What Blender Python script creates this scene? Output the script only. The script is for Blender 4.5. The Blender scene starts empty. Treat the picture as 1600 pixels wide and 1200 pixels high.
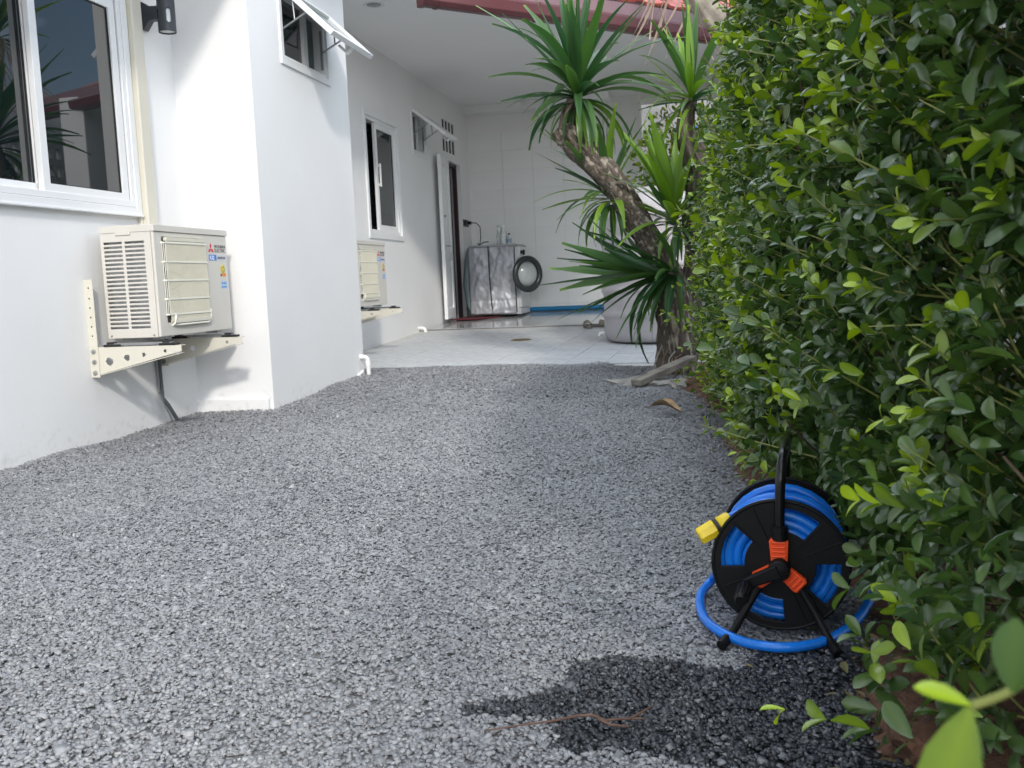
import bpy, bmesh, math, random
import numpy as np
from mathutils import Vector, Matrix, Euler, noise as mnoise

random.seed(11)
rng = np.random.default_rng(11)
S = bpy.context.scene
COL = S.collection
R = math.radians
PI = math.pi

# ------------------------------------------------------------------ camera, world, sun, exposure
def cam_setup():
    psi, pit, roll = R(12.06), R(6.14), R(2.45)
    f = Vector((-math.sin(psi) * math.cos(pit), math.cos(psi) * math.cos(pit), -math.sin(pit)))
    r0 = Vector((math.cos(psi), math.sin(psi), 0))
    u0 = r0.cross(f)
    right = math.cos(roll) * r0 - math.sin(roll) * u0
    up = math.cos(roll) * u0 + math.sin(roll) * r0
    cd = bpy.data.cameras.new('camera')
    co = bpy.data.objects.new('camera', cd)
    COL.objects.link(co)
    M = Matrix((right, up, -f)).transposed().to_4x4()
    M.translation = Vector((0, 0, 0.65))
    co.matrix_world = M
    cd.sensor_fit = 'HORIZONTAL'
    cd.sensor_width = 36
    cd.lens = 36 * 1500 / 1600
    cd.clip_start = 0.02
    cd.clip_end = 500
    cd.dof.use_dof = True
    cd.dof.focus_distance = 2.6
    cd.dof.aperture_fstop = 13.0
    S.camera = co
    return M
CAM = cam_setup()
CAMI = CAM.inverted()

SUN_DIR = Vector((1, -2.2, 1.42)).normalized()      # towards the sun
SUN_EL = math.asin(SUN_DIR.z)
SUN_AZ = math.atan2(SUN_DIR.x, SUN_DIR.y)            # clockwise from +Y

w = bpy.data.worlds.new('World')
S.world = w
w.use_nodes = True
nt = w.node_tree
nt.nodes.clear()
N = nt.nodes.new
out = N('ShaderNodeOutputWorld'); bg = N('ShaderNodeBackground')
sky = N('ShaderNodeTexSky'); sky.sky_type = 'NISHITA'; sky.sun_disc = False
sky.sun_elevation = SUN_EL; sky.sun_rotation = SUN_AZ
sky.air_density = 1.0; sky.dust_density = 1.5; sky.ozone_density = 1.0
tc = N('ShaderNodeTexCoord'); mp = N('ShaderNodeMapping'); mp.inputs['Scale'].default_value = (1, 1, 2.2)
cn = N('ShaderNodeTexNoise'); cn.inputs['Scale'].default_value = 2.6; cn.inputs['Detail'].default_value = 6
cr = N('ShaderNodeValToRGB'); cr.color_ramp.elements[0].position = 0.40; cr.color_ramp.elements[1].position = 0.62
mx = N('ShaderNodeMix'); mx.data_type = 'RGBA'
mx.inputs['B'].default_value = (22.0, 23.8, 26.2, 1)
L = nt.links.new
L(tc.outputs['Generated'], mp.inputs['Vector']); L(mp.outputs['Vector'], cn.inputs['Vector'])
L(cn.outputs['Fac'], cr.inputs['Fac']); L(cr.outputs['Color'], mx.inputs['Factor'])
L(sky.outputs['Color'], mx.inputs['A']); L(mx.outputs['Result'], bg.inputs['Color'])
bg.inputs['Strength'].default_value = 0.15
L(bg.outputs['Background'], out.inputs['Surface'])

sl = bpy.data.lights.new('sun', 'SUN'); sl.energy = 2.0; sl.angle = R(4.0); sl.color = (1.0, 0.95, 0.87)
so = bpy.data.objects.new('sun', sl); COL.objects.link(so)
so.rotation_euler = SUN_DIR.to_track_quat('Z', 'Y').to_euler()
so.location = SUN_DIR * 30

S.view_settings.view_transform = 'Standard'
S.view_settings.look = 'None'
S.view_settings.gamma = 1.0
S.view_settings.use_curve_mapping = False
S.view_settings.exposure = 0.05
S.render.engine = 'CYCLES'
S.cycles.max_bounces = 8
S.cycles.diffuse_bounces = 5
S.cycles.glossy_bounces = 4
S.cycles.transparent_max_bounces = 8
S.cycles.caustics_reflective = False
S.cycles.caustics_refractive = False
try:
    S.cycles.use_denoising = True
except Exception:
    pass

# ------------------------------------------------------------------ materials
def mat(name, col, rough=0.5, var=0.0, scale=8.0, bump=0.0, bscale=60.0, metal=0.0, col2=None, spec=0.5, detail=5.0, ramp=(0.35, 0.65), ior=None, coord='Object', stretch=None):
    m = bpy.data.materials.new(name); m.use_nodes = True
    t = m.node_tree; b = t.nodes['Principled BSDF']
    b.inputs['Roughness'].default_value = rough
    b.inputs['Metallic'].default_value = metal
    b.inputs['Specular IOR Level'].default_value = spec
    if ior: b.inputs['IOR'].default_value = ior
    b.inputs['Base Color'].default_value = (*col, 1)
    co = t.nodes.new('ShaderNodeTexCoord')
    src = co.outputs[coord]
    if stretch:
        mm = t.nodes.new('ShaderNodeMapping'); mm.inputs['Scale'].default_value = stretch
        t.links.new(src, mm.inputs['Vector']); src = mm.outputs['Vector']
    if var or col2:
        n = t.nodes.new('ShaderNodeTexNoise'); n.inputs['Scale'].default_value = scale; n.inputs['Detail'].default_value = detail
        r = t.nodes.new('ShaderNodeValToRGB')
        r.color_ramp.elements[0].position = ramp[0]; r.color_ramp.elements[1].position = ramp[1]
        c2 = col2 if col2 else tuple(c * (1 - var) for c in col)
        r.color_ramp.elements[0].color = (*c2, 1); r.color_ramp.elements[1].color = (*col, 1)
        t.links.new(src, n.inputs['Vector'])
        t.links.new(n.outputs['Fac'], r.inputs['Fac']); t.links.new(r.outputs['Color'], b.inputs['Base Color'])
    if bump:
        n2 = t.nodes.new('ShaderNodeTexNoise'); n2.inputs['Scale'].default_value = bscale; n2.inputs['Detail'].default_value = 6
        bp = t.nodes.new('ShaderNodeBump'); bp.inputs['Strength'].default_value = bump; bp.inputs['Distance'].default_value = 0.01
        t.links.new(src, n2.inputs['Vector'])
        t.links.new(n2.outputs['Fac'], bp.inputs['Height']); t.links.new(bp.outputs['Normal'], b.inputs['Normal'])
    return m

M_wall = mat('white_render', (0.84, 0.84, 0.84), 0.75, var=0.045, scale=1.3, bump=0.10, bscale=45)
# splashes of mud and wear low on the walls
def wall_dirt(m):
    t = m.node_tree; b = t.nodes['Principled BSDF']
    src = b.inputs['Base Color'].links[0].from_socket
    geo = t.nodes.new('ShaderNodeNewGeometry'); sx = t.nodes.new('ShaderNodeSeparateXYZ')
    t.links.new(geo.outputs['Position'], sx.inputs[0])
    mr = t.nodes.new('ShaderNodeMapRange'); mr.inputs[1].default_value = -0.02; mr.inputs[2].default_value = 0.16
    mr.inputs[3].default_value = 0.50; mr.inputs[4].default_value = 0.30
    t.links.new(sx.outputs['Z'], mr.inputs[0])
    n = t.nodes.new('ShaderNodeTexNoise'); n.inputs['Scale'].default_value = 26; n.inputs['Detail'].default_value = 8
    t.links.new(geo.outputs['Position'], n.inputs['Vector'])
    lt = t.nodes.new('ShaderNodeMath'); lt.operation = 'SUBTRACT'
    t.links.new(mr.outputs[0], lt.inputs[0]); t.links.new(n.outputs['Fac'], lt.inputs[1])
    m2 = t.nodes.new('ShaderNodeMath'); m2.operation = 'MULTIPLY'; m2.use_clamp = True; m2.inputs[1].default_value = 5
    t.links.new(lt.outputs[0], m2.inputs[0])
    mm = t.nodes.new('ShaderNodeMath'); mm.operation = 'MULTIPLY'; mm.inputs[1].default_value = 0.25
    t.links.new(m2.outputs[0], mm.inputs[0])
    mix = t.nodes.new('ShaderNodeMix'); mix.data_type = 'RGBA'; mix.inputs['B'].default_value = (0.42, 0.38, 0.33, 1)
    t.links.new(mm.outputs[0], mix.inputs['Factor']); t.links.new(src, mix.inputs['A'])
    t.links.new(mix.outputs['Result'], b.inputs['Base Color'])
wall_dirt(M_wall)
M_ceil = mat('ceiling_paint', (0.86, 0.86, 0.86), 0.8, var=0.03, scale=1.0)
M_tilew = mat('white_wall_tile', (0.85, 0.86, 0.86), 0.22, var=0.03, scale=3)
M_grout = mat('grout', (0.55, 0.55, 0.54), 0.85)
M_frame = mat('white_aluminium', (0.82, 0.83, 0.84), 0.32, var=0.02, scale=4)
M_seal = mat('black_rubber_seal', (0.02, 0.02, 0.022), 0.6)
M_glass = mat('tinted_glass', (0.006, 0.010, 0.012), 0.015, ior=1.95)
M_glassg = mat('greenish_glass', (0.05, 0.085, 0.085), 0.05, ior=1.6)
M_dark = mat('dark_room', (0.05, 0.05, 0.055), 0.9)
M_room = mat('room_wall', (0.25, 0.25, 0.26), 0.9)
M_cream = mat('cream_paint', (0.66, 0.63, 0.54), 0.42, var=0.03, scale=5)
M_creamy = mat('cream_plastic', (0.70, 0.68, 0.57), 0.45, var=0.04, scale=6)
M_bar = mat('ivory_wire', (0.88, 0.87, 0.78), 0.4)
M_case = mat('casing_enamel', (0.67, 0.64, 0.585), 0.38, var=0.03, scale=4)
M_fins = mat('condenser_fins', (0.42, 0.43, 0.44), 0.4, metal=0.6, var=0.3, scale=30)
M_steel = mat('galvanised_steel', (0.45, 0.46, 0.47), 0.35, metal=0.9, var=0.2, scale=20)
M_black = mat('black_plastic', (0.006, 0.006, 0.0065), 0.45, spec=0.22, bump=0.08, bscale=220)
M_blackg = mat('black_gloss_tube', (0.006, 0.006, 0.007), 0.16, spec=0.4)
M_rubber = mat('black_rubber', (0.02, 0.02, 0.02), 0.7, var=0.3, scale=30)
M_lamp = mat('charcoal_powder_coat', (0.035, 0.042, 0.05), 0.45, bump=0.05, bscale=300)
M_frost = mat('frosted_diffuser', (0.72, 0.74, 0.75), 0.35)
M_white = mat('white_pvc', (0.84, 0.84, 0.83), 0.3)
M_red = mat('red_print', (0.62, 0.02, 0.05), 0.5)
M_greyp = mat('grey_print', (0.10, 0.10, 0.11), 0.5)
M_bluep = mat('blue_print', (0.06, 0.22, 0.62), 0.5)
M_lblue = mat('pale_blue_print', (0.42, 0.60, 0.75), 0.5)
M_yel = mat('yellow_print', (0.80, 0.55, 0.08), 0.5)
M_org = mat('orange_print', (0.85, 0.25, 0.04), 0.5)
M_grn = mat('green_print', (0.20, 0.42, 0.12), 0.5)
M_whp = mat('white_print', (0.85, 0.87, 0.9), 0.5)
M_gutter = mat('maroon_gutter', (0.12, 0.035, 0.04), 0.32, var=0.12, scale=4)
M_fascia = mat('mauve_fascia', (0.25, 0.15, 0.17), 0.5, var=0.1, scale=4)
M_roof = mat('red_roof_tile', (0.50, 0.085, 0.06), 0.55, var=0.35, scale=6)
M_roofb = mat('brown_roof_tile', (0.16, 0.055, 0.038), 0.6, var=0.4, scale=5)
M_paver = mat('outdoor_tile', (0.64, 0.655, 0.67), 0.5, var=0.20, scale=14, detail=8, bump=0.10, bscale=90, coord='Object')
M_gloss = mat('glossy_floor_tile', (0.42, 0.43, 0.44), 0.10, var=0.06, scale=2)
M_maroon = mat('maroon_mat', (0.10, 0.012, 0.02), 0.95, bump=0.5, bscale=250)
M_blue = mat('blue_pipe', (0.012, 0.20, 0.42), 0.28, var=0.1, scale=3)
M_hose = mat('blue_hose', (0.010, 0.20, 0.76), 0.26, var=0.18, scale=25, bump=0.04, bscale=120)
M_yellow = mat('yellow_plastic', (0.82, 0.60, 0.02), 0.35, bump=0.03, bscale=100)
M_orange = mat('orange_plastic', (0.90, 0.09, 0.012), 0.38, bump=0.04, bscale=160)
M_silver = mat('silver_cover', (0.40, 0.41, 0.44), 0.44, metal=0.25, var=0.12, scale=4, bump=0.12, bscale=20)
M_tank = mat('tank_plastic', (0.50, 0.475, 0.49), 0.5, var=0.16, scale=3.5, bump=0.05, bscale=50)
M_sandal = mat('sandal_foam', (0.22, 0.20, 0.165), 0.8)
M_sandalb = mat('sandal_strap', (0.06, 0.055, 0.05), 0.7)
M_brass = mat('brass_drain', (0.32, 0.24, 0.12), 0.4, metal=0.6, var=0.4, scale=40)
M_conc = mat('old_concrete', (0.42, 0.40, 0.36), 0.92, var=0.4, scale=12, bump=0.6, bscale=40)
M_wood = mat('weathered_wood', (0.30, 0.27, 0.23), 0.85, var=0.5, scale=9, bump=0.5, bscale=30, stretch=(1, 1, 1))
M_twig = mat('dry_twig', (0.15, 0.085, 0.06), 0.85, var=0.4, scale=40)
M_dryleaf = mat('dry_leaf', (0.45, 0.30, 0.15), 0.7, var=0.4, scale=20)
M_stem = mat('hedge_stem', (0.16, 0.11, 0.07), 0.85, var=0.4, scale=30, bump=0.3, bscale=60)
M_gstem = mat('green_stem', (0.22, 0.24, 0.06), 0.6)
M_nwall = mat('neighbour_wall', (0.55, 0.55, 0.55), 0.85, var=0.15, scale=2)
M_soil = mat('red_soil', (0.17, 0.085, 0.050), 0.95, var=0.65, scale=26, bump=1.0, bscale=85, detail=12)
M_cable = mat('grey_cable', (0.10, 0.105, 0.115), 0.5)
M_clear = mat('clear_plastic', (0.62, 0.66, 0.66), 0.15, var=0.2, scale=30)
M_water = mat('bottle_label', (0.25, 0.33, 0.45), 0.4)

def leaf_material(name, dark, light, rough, spec=0.5, transl=0.3, objrand=True):
    m = bpy.data.materials.new(name); m.use_nodes = True
    t = m.node_tree; b = t.nodes['Principled BSDF']; o = t.nodes['Material Output']
    at = t.nodes.new('ShaderNodeAttribute'); at.attribute_name = 'tone'
    oi = t.nodes.new('ShaderNodeObjectInfo')
    ad = t.nodes.new('ShaderNodeMath'); ad.operation = 'MULTIPLY_ADD'
    ad.inputs[1].default_value = 0.18 if objrand else 0.0
    t.links.new(oi.outputs['Random'], ad.inputs[0]); t.links.new(at.outputs['Fac'], ad.inputs[2])
    r = t.nodes.new('ShaderNodeValToRGB')
    e = r.color_ramp.elements
    e[0].position = 0.0; e[0].color = (*dark, 1); e[1].position = 1.0; e[1].color = (*light, 1)
    mid = e.new(0.45); mid.color = tuple(dark[i] * 0.76 + light[i] * 0.24 for i in range(3)) + (1,)
    t.links.new(ad.outputs[0], r.inputs['Fac'])
    t.links.new(r.outputs['Color'], b.inputs['Base Color'])
    b.inputs['Roughness'].default_value = rough; b.inputs['Specular IOR Level'].default_value = spec
    tr = t.nodes.new('ShaderNodeBsdfTranslucent'); mxs = t.nodes.new('ShaderNodeMixShader')
    hs = t.nodes.new('ShaderNodeHueSaturation'); hs.inputs['Saturation'].default_value = 1.15; hs.inputs['Value'].default_value = 1.5
    t.links.new(r.outputs['Color'], hs.inputs['Color']); t.links.new(hs.outputs['Color'], tr.inputs['Color'])
    mxs.inputs[0].default_value = transl
    t.links.new(b.outputs[0], mxs.inputs[1]); t.links.new(tr.outputs[0], mxs.inputs[2]); t.links.new(mxs.outputs[0], o.inputs['Surface'])
    return m
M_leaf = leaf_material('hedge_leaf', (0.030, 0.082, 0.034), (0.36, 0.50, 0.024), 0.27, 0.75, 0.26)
M_yleaf = leaf_material('yucca_leaf', (0.030, 0.092, 0.034), (0.26, 0.44, 0.04), 0.38, 0.5, 0.25)
M_dead = leaf_material('dead_yucca_leaf', (0.34, 0.26, 0.20), (0.48, 0.39, 0.31), 0.8, 0.2, 0.3)

def bark_material():
    m = bpy.data.materials.new('bark'); m.use_nodes = True
    t = m.node_tree; b = t.nodes['Principled BSDF']; b.inputs['Roughness'].default_value = 0.92
    b.inputs['Specular IOR Level'].default_value = 0.2
    at = t.nodes.new('ShaderNodeAttribute'); at.attribute_name = 'barkco'
    v = t.nodes.new('ShaderNodeTexVoronoi'); v.inputs['Scale'].default_value = 1.0; v.feature = 'DISTANCE_TO_EDGE'
    n = t.nodes.new('ShaderNodeTexNoise'); n.inputs['Scale'].default_value = 0.9; n.inputs['Detail'].default_value = 9; n.inputs['Roughness'].default_value = 0.68
    n2 = t.nodes.new('ShaderNodeTexNoise'); n2.inputs['Scale'].default_value = 0.75; n2.inputs['Detail'].default_value = 5
    wv = t.nodes.new('ShaderNodeMix'); wv.data_type = 'VECTOR'; wv.inputs['Factor'].default_value = 0.35
    t.links.new(at.outputs['Vector'], n.inputs['Vector'])
    t.links.new(at.outputs['Vector'], wv.inputs['A']); t.links.new(n.outputs['Color'], wv.inputs['B'])
    t.links.new(wv.outputs['Result'], v.inputs['Vector']); t.links.new(at.outputs['Vector'], n2.inputs['Vector'])
    r = t.nodes.new('ShaderNodeValToRGB'); e = r.color_ramp.elements
    e[0].position = 0.30; e[0].color = (0.035, 0.026, 0.020, 1)
    e[1].position = 0.70; e[1].color = (0.20, 0.170, 0.140, 1)
    t.links.new(n.outputs['Fac'], r.inputs['Fac'])
    r2 = t.nodes.new('ShaderNodeValToRGB'); f = r2.color_ramp.elements
    f[0].position = 0.53; f[0].color = (0, 0, 0, 1); f[1].position = 0.64; f[1].color = (0.85, 0.85, 0.85, 1)
    t.links.new(n2.outputs['Fac'], r2.inputs['Fac'])
    mxx = t.nodes.new('ShaderNodeMix'); mxx.data_type = 'RGBA'; mxx.inputs['B'].default_value = (0.46, 0.40, 0.33, 1)
    ml = t.nodes.new('ShaderNodeMath'); ml.operation = 'MULTIPLY'
    at2 = t.nodes.new('ShaderNodeAttribute'); at2.attribute_name = 'lichen'
    t.links.new(r2.outputs['Color'], ml.inputs[0]); t.links.new(at2.outputs['Fac'], ml.inputs[1])
    t.links.new(ml.outputs[0], mxx.inputs['Factor']); t.links.new(r.outputs['Color'], mxx.inputs['A'])
    t.links.new(mxx.outputs['Result'], b.inputs['Base Color'])
    bp = t.nodes.new('ShaderNodeBump'); bp.inputs['Strength'].default_value = 1.0; bp.inputs['Distance'].default_value = 0.012
    cmb = t.nodes.new('ShaderNodeMath'); cmb.operation = 'MULTIPLY_ADD'; cmb.inputs[1].default_value = 0.5
    t.links.new(v.outputs['Distance'], cmb.inputs[0]); t.links.new(n.outputs['Fac'], cmb.inputs[2])
    t.links.new(cmb.outputs[0], bp.inputs['Height']); t.links.new(bp.outputs['Normal'], b.inputs['Normal'])
    return m
M_bark = bark_material()

def stone_material(name, wetmode):
    m = bpy.data.materials.new(name); m.use_nodes = True
    t = m.node_tree; b = t.nodes['Principled BSDF']
    tone = t.nodes.new('ShaderNodeAttribute'); tone.attribute_name = 'tone'
    wet = t.nodes.new('ShaderNodeAttribute'); wet.attribute_name = 'wet'
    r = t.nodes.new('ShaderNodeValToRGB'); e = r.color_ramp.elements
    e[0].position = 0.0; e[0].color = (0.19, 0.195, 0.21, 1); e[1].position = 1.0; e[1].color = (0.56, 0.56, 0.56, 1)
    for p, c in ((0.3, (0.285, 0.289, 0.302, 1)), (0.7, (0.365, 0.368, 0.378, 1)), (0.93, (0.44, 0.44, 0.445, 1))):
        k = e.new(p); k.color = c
    t.links.new(tone.outputs['Fac'], r.inputs['Fac'])
    geo = t.nodes.new('ShaderNodeNewGeometry')
    n = t.nodes.new('ShaderNodeTexNoise'); n.inputs['Scale'].default_value = 260; n.inputs['Detail'].default_value = 4
    t.links.new(geo.outputs['Position'], n.inputs['Vector'])
    hv = t.nodes.new('ShaderNodeMapRange'); hv.inputs[3].default_value = 0.58; hv.inputs[4].default_value = 1.12
    t.links.new(n.outputs['Fac'], hv.inputs[0])
    mu = t.nodes.new('ShaderNodeMix'); mu.data_type = 'RGBA'; mu.blend_type = 'MULTIPLY'; mu.inputs['Factor'].default_value = 1
    t.links.new(r.outputs['Color'], mu.inputs['A']); t.links.new(hv.outputs[0], mu.inputs['B'])
    wm = t.nodes.new('ShaderNodeMix'); wm.data_type = 'RGBA'
    dk = t.nodes.new('ShaderNodeMix'); dk.data_type = 'RGBA'; dk.blend_type = 'MULTIPLY'; dk.inputs['Factor'].default_value = 1
    dk.inputs['B'].default_value = (0.135, 0.145, 0.165, 1)
    t.links.new(mu.outputs['Result'], dk.inputs['A'])
    t.links.new(mu.outputs['Result'], wm.inputs['A']); t.links.new(dk.outputs['Result'], wm.inputs['B'])
    t.links.new(wet.outputs['Fac'], wm.inputs['Factor'])
    t.links.new(wm.outputs['Result'], b.inputs['Base Color'])
    rr = t.nodes.new('ShaderNodeMapRange'); rr.inputs[3].default_value = 0.72; rr.inputs[4].default_value = 0.36
    t.links.new(wet.outputs['Fac'], rr.inputs[0]); t.links.new(rr.outputs[0], b.inputs['Roughness'])
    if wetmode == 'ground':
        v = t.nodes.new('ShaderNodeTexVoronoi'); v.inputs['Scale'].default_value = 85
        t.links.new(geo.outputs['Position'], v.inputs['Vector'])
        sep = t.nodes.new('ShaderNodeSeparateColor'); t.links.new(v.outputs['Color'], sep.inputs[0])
        gm = t.nodes.new('ShaderNodeMath'); gm.operation = 'MULTIPLY'; gm.inputs[1].default_value = 0.65  # bed tones scaled down, standing in for the shade between stones
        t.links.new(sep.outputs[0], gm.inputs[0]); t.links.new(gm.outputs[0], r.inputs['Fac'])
        bp = t.nodes.new('ShaderNodeBump'); bp.inputs['Strength'].default_value = 1.0; bp.inputs['Distance'].default_value = 0.008; bp.invert = True
        t.links.new(v.outputs['Distance'], bp.inputs['Height']); t.links.new(bp.outputs['Normal'], b.inputs['Normal'])
    return m
M_stone = stone_material('crushed_stone', 'stone')
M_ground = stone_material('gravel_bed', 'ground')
M_earth = mat('bare_ground', (0.17, 0.13, 0.09), 0.95, var=0.4, scale=0.8, bump=0.4, bscale=6)

# ------------------------------------------------------------------ mesh helpers
class MB:
    def __init__(s): s.v = []; s.f = []; s.mi = []; s.sm = []
    def add(s, verts, faces, mi=0, smooth=False):
        o = len(s.v); s.v += [tuple(p) for p in verts]
        for f in faces: s.f.append(tuple(i + o for i in f)); s.mi.append(mi); s.sm.append(smooth)
        return s
    def box(s, a, b, mi=0, M=None):
        x0, y0, z0 = a; x1, y1, z1 = b
        v = [Vector(p) for p in ((x0,y0,z0),(x1,y0,z0),(x1,y1,z0),(x0,y1,z0),(x0,y0,z1),(x1,y0,z1),(x1,y1,z1),(x0,y1,z1))]
        if M is not None: v = [M @ p for p in v]
        return s.add(v, [(0,3,2,1),(4,5,6,7),(0,1,5,4),(1,2,6,5),(2,3,7,6),(3,0,4,7)], mi)
    def tube(s, pts, rad, n=12, mi=0, caps=True, closed=False, smooth=True, squash=None):
        pts = [Vector(p) for p in pts]; m = len(pts)
        if not hasattr(rad, '__len__'): rad = [rad] * m
        T = []
        for i in range(m):
            a = pts[(i - 1) % m] if (closed or i > 0) else pts[i]
            b = pts[(i + 1) % m] if (closed or i < m - 1) else pts[i]
            T.append((b - a).normalized())
        ref = Vector((0, 0, 1)) if abs(T[0].z) < 0.9 else Vector((1, 0, 0))
        u = T[0].cross(ref).normalized()
        vs = []; rings = []
        for i in range(m):
            u = (u - T[i] * u.dot(T[i])).normalized(); vv = T[i].cross(u)
            rings.append(len(vs))
            for k in range(n):
                a = 2 * PI * k / n
                vs.append(pts[i] + (u * math.cos(a) + vv * math.sin(a) * (squash or 1)) * rad[i])
        fs = []
        for i in range(m - (0 if closed else 1)):
            j = (i + 1) % m
            for k in range(n):
                k2 = (k + 1) % n
                fs.append((i*n+k, i*n+k2, j*n+k2, j*n+k))
        s.add(vs, fs, mi, smooth)
        if caps and not closed:
            s.add(vs[:n], [tuple(range(n))[::-1]], mi); s.add(vs[-n:], [tuple(range(n))], mi)
        return s
    def lathe(s, prof, M=None, n=24, mi=0, smooth=True):
        vs = []
        for r, z in prof:
            for k in range(n):
                a = 2 * PI * k / n
                p = Vector((r * math.cos(a), r * math.sin(a), z)); vs.append(M @ p if M is not None else p)
        fs = []
        for i in range(len(prof) - 1):
            for k in range(n):
                k2 = (k + 1) % n
                fs.append((i*n+k, i*n+k2, (i+1)*n+k2, (i+1)*n+k))
        return s.add(vs, fs, mi, smooth)
    def prism(s, poly, h, M, mi=0):
        n = len(poly)
        v = [M @ Vector((x, y, 0)) for x, y in poly] + [M @ Vector((x, y, h)) for x, y in poly]
        f = [tuple(range(n))[::-1], tuple(range(n, 2*n))] + [(i, (i+1) % n, n + (i+1) % n, n + i) for i in range(n)]
        return s.add(v, f, mi)
    def panel(s, u0, u1, v0, v1, holes, t, fn, mi=0):
        us = sorted({u0, u1, *[h[0] for h in holes], *[h[1] for h in holes]}); us = [u for u in us if u0 <= u <= u1]
        vs = sorted({v0, v1, *[h[2] for h in holes], *[h[3] for h in holes]}); vs = [v for v in vs if v0 <= v <= v1]
        nu, nv = len(us) - 1, len(vs) - 1
        def hole(i, j):
            if i < 0 or j < 0 or i >= nu or j >= nv: return True
            cu, cv = (us[i]+us[i+1])/2, (vs[j]+vs[j+1])/2
            return any(h[0] < cu < h[1] and h[2] < cv < h[3] for h in holes)
        idx = {}; vv = []
        def V(i, j, k):
            if (i, j, k) not in idx: idx[(i, j, k)] = len(vv); vv.append(fn(us[i], vs[j], k * t))
            return idx[(i, j, k)]
        fs = []
        for i in range(nu):
            for j in range(nv):
                if hole(i, j): continue
                fs.append((V(i,j,0), V(i+1,j,0), V(i+1,j+1,0), V(i,j+1,0)))
                fs.append((V(i,j+1,1), V(i+1,j+1,1), V(i+1,j,1), V(i,j,1)))
                if hole(i-1, j): fs.append((V(i,j,0), V(i,j+1,0), V(i,j+1,1), V(i,j,1)))
                if hole(i+1, j): fs.append((V(i+1,j,0), V(i+1,j,1), V(i+1,j+1,1), V(i+1,j+1,0)))
                if hole(i, j-1): fs.append((V(i,j,0), V(i,j,1), V(i+1,j,1), V(i+1,j,0)))
                if hole(i, j+1): fs.append((V(i,j+1,0), V(i+1,j+1,0), V(i+1,j+1,1), V(i,j+1,1)))
        return s.add(vv, fs, mi)

def fixnormals(me):
    bm = bmesh.new(); bm.from_mesh(me); bmesh.ops.recalc_face_normals(bm, faces=bm.faces); bm.to_mesh(me); bm.free()

ORIG = {}
def root(name, loc, label, cat, group=None, rotz=0.0):
    o = bpy.data.objects.new(name, None); COL.objects.link(o); o.empty_display_size = 0.1
    o.location = loc; o.rotation_euler = (0, 0, rotz)
    o['label'] = label; o['category'] = cat
    if group: o['group'] = group
    ORIG[o.name] = Vector(loc)
    return o

def obj(name, mb, mats, parent=None, local=False, bevel=0, segs=2, label=None, cat=None, group=None, kind=None, recalc=True, origin=None):
    if not isinstance(mats, (list, tuple)): mats = [mats]
    me = bpy.data.meshes.new(name)
    off = Vector((0, 0, 0))
    if parent is not None and not local:
        off = ORIG.get(parent.name, Vector((0, 0, 0)))
    if origin is not None: off = Vector(origin)
    me.from_pydata([(p[0]-off.x, p[1]-off.y, p[2]-off.z) for p in mb.v], [], mb.f)
    for m in mats: me.materials.append(m)
    if len(mats) > 1: me.polygons.foreach_set('material_index', mb.mi)
    if recalc: fixnormals(me)
    me.polygons.foreach_set('use_smooth', mb.sm)
    o = bpy.data.objects.new(name, me); COL.objects.link(o)
    if parent is not None:
        o.parent = parent
        ORIG[o.name] = ORIG.get(parent.name, Vector((0, 0, 0))) if not local else Vector((0, 0, 0))
    if origin is not None: o.location = origin; ORIG[o.name] = Vector(origin)
    if bevel:
        b = o.modifiers.new('bevel', 'BEVEL'); b.width = bevel; b.segments = segs; b.limit_method = 'ANGLE'; b.angle_limit = R(40)
        b.harden_normals = False
    if label: o['label'] = label
    if cat: o['category'] = cat
    if group: o['group'] = group
    if kind: o['kind'] = kind
    return o

def copy_tree(o, parent=None):
    c = o.copy(); COL.objects.link(c)
    c.parent = parent
    for ch in list(o.children): copy_tree(ch, c)
    return c

def text_mb(txt, size, M, mi=0, thick=0.0006):
    cu = bpy.data.curves.new('lettering', 'FONT'); cu.body = txt; cu.size = size; cu.extrude = thick; cu.resolution_u = 3
    ob = bpy.data.objects.new('lettering', cu)
    COL.objects.link(ob)
    me = bpy.data.meshes.new_from_object(ob.evaluated_get(bpy.context.evaluated_depsgraph_get()))
    mb = MB().add([M @ v.co for v in me.vertices], [tuple(p.vertices) for p in me.polygons], mi)
    bpy.data.objects.remove(ob); bpy.data.curves.remove(cu); bpy.data.meshes.remove(me)
    return mb

def fx(X):      # panel facing +X: u = Y, v = Z, depth goes to -X
    return lambda u, v, d: (X - d, u, v)
def fy(Y):      # panel facing -Y: u = X, v = Z, depth goes to +Y
    return lambda u, v, d: (u, Y + d, v)

# ------------------------------------------------------------------ ground
def sstep(a, b, x):
    t = np.clip((x - a) / (b - a), 0, 1); return t * t * (3 - 2 * t)
def noise2(x, y, f, seed=0.0):
    return (np.sin(x*f*1.0 + seed) * np.cos(y*f*1.13 + 1.7*seed) + 0.5*np.sin(x*f*2.3 + y*f*1.9 + 2*seed) + 0.25*np.sin(-x*f*4.1 + y*f*3.7 + 3*seed) + 0.2*np.cos(x*f*6.9+y*f*7.7+seed)) / 1.95
def gz(x, y):
    z = 0.010 * noise2(x, y, 2.2, 0.4) + 0.006 * noise2(x, y, 6.5, 1.9)
    z = z - 0.045 * sstep(-1.4, -2.7, x) * (1 - sstep(4.4, 6.0, y))
    z = z + 0.035 * sstep(4.9, 6.5, y)
    z = z - 0.03 * sstep(-0.9, -0.35, x) * sstep(5.4, 6.4, y)
    return z
def edge_right(y):      # where gravel gives way to the soil under the hedge
    return 0.40 - 0.098 * y + 0.05 * np.sin(y * 3.1 + 0.5) + 0.03 * np.sin(y * 7.7)
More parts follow.
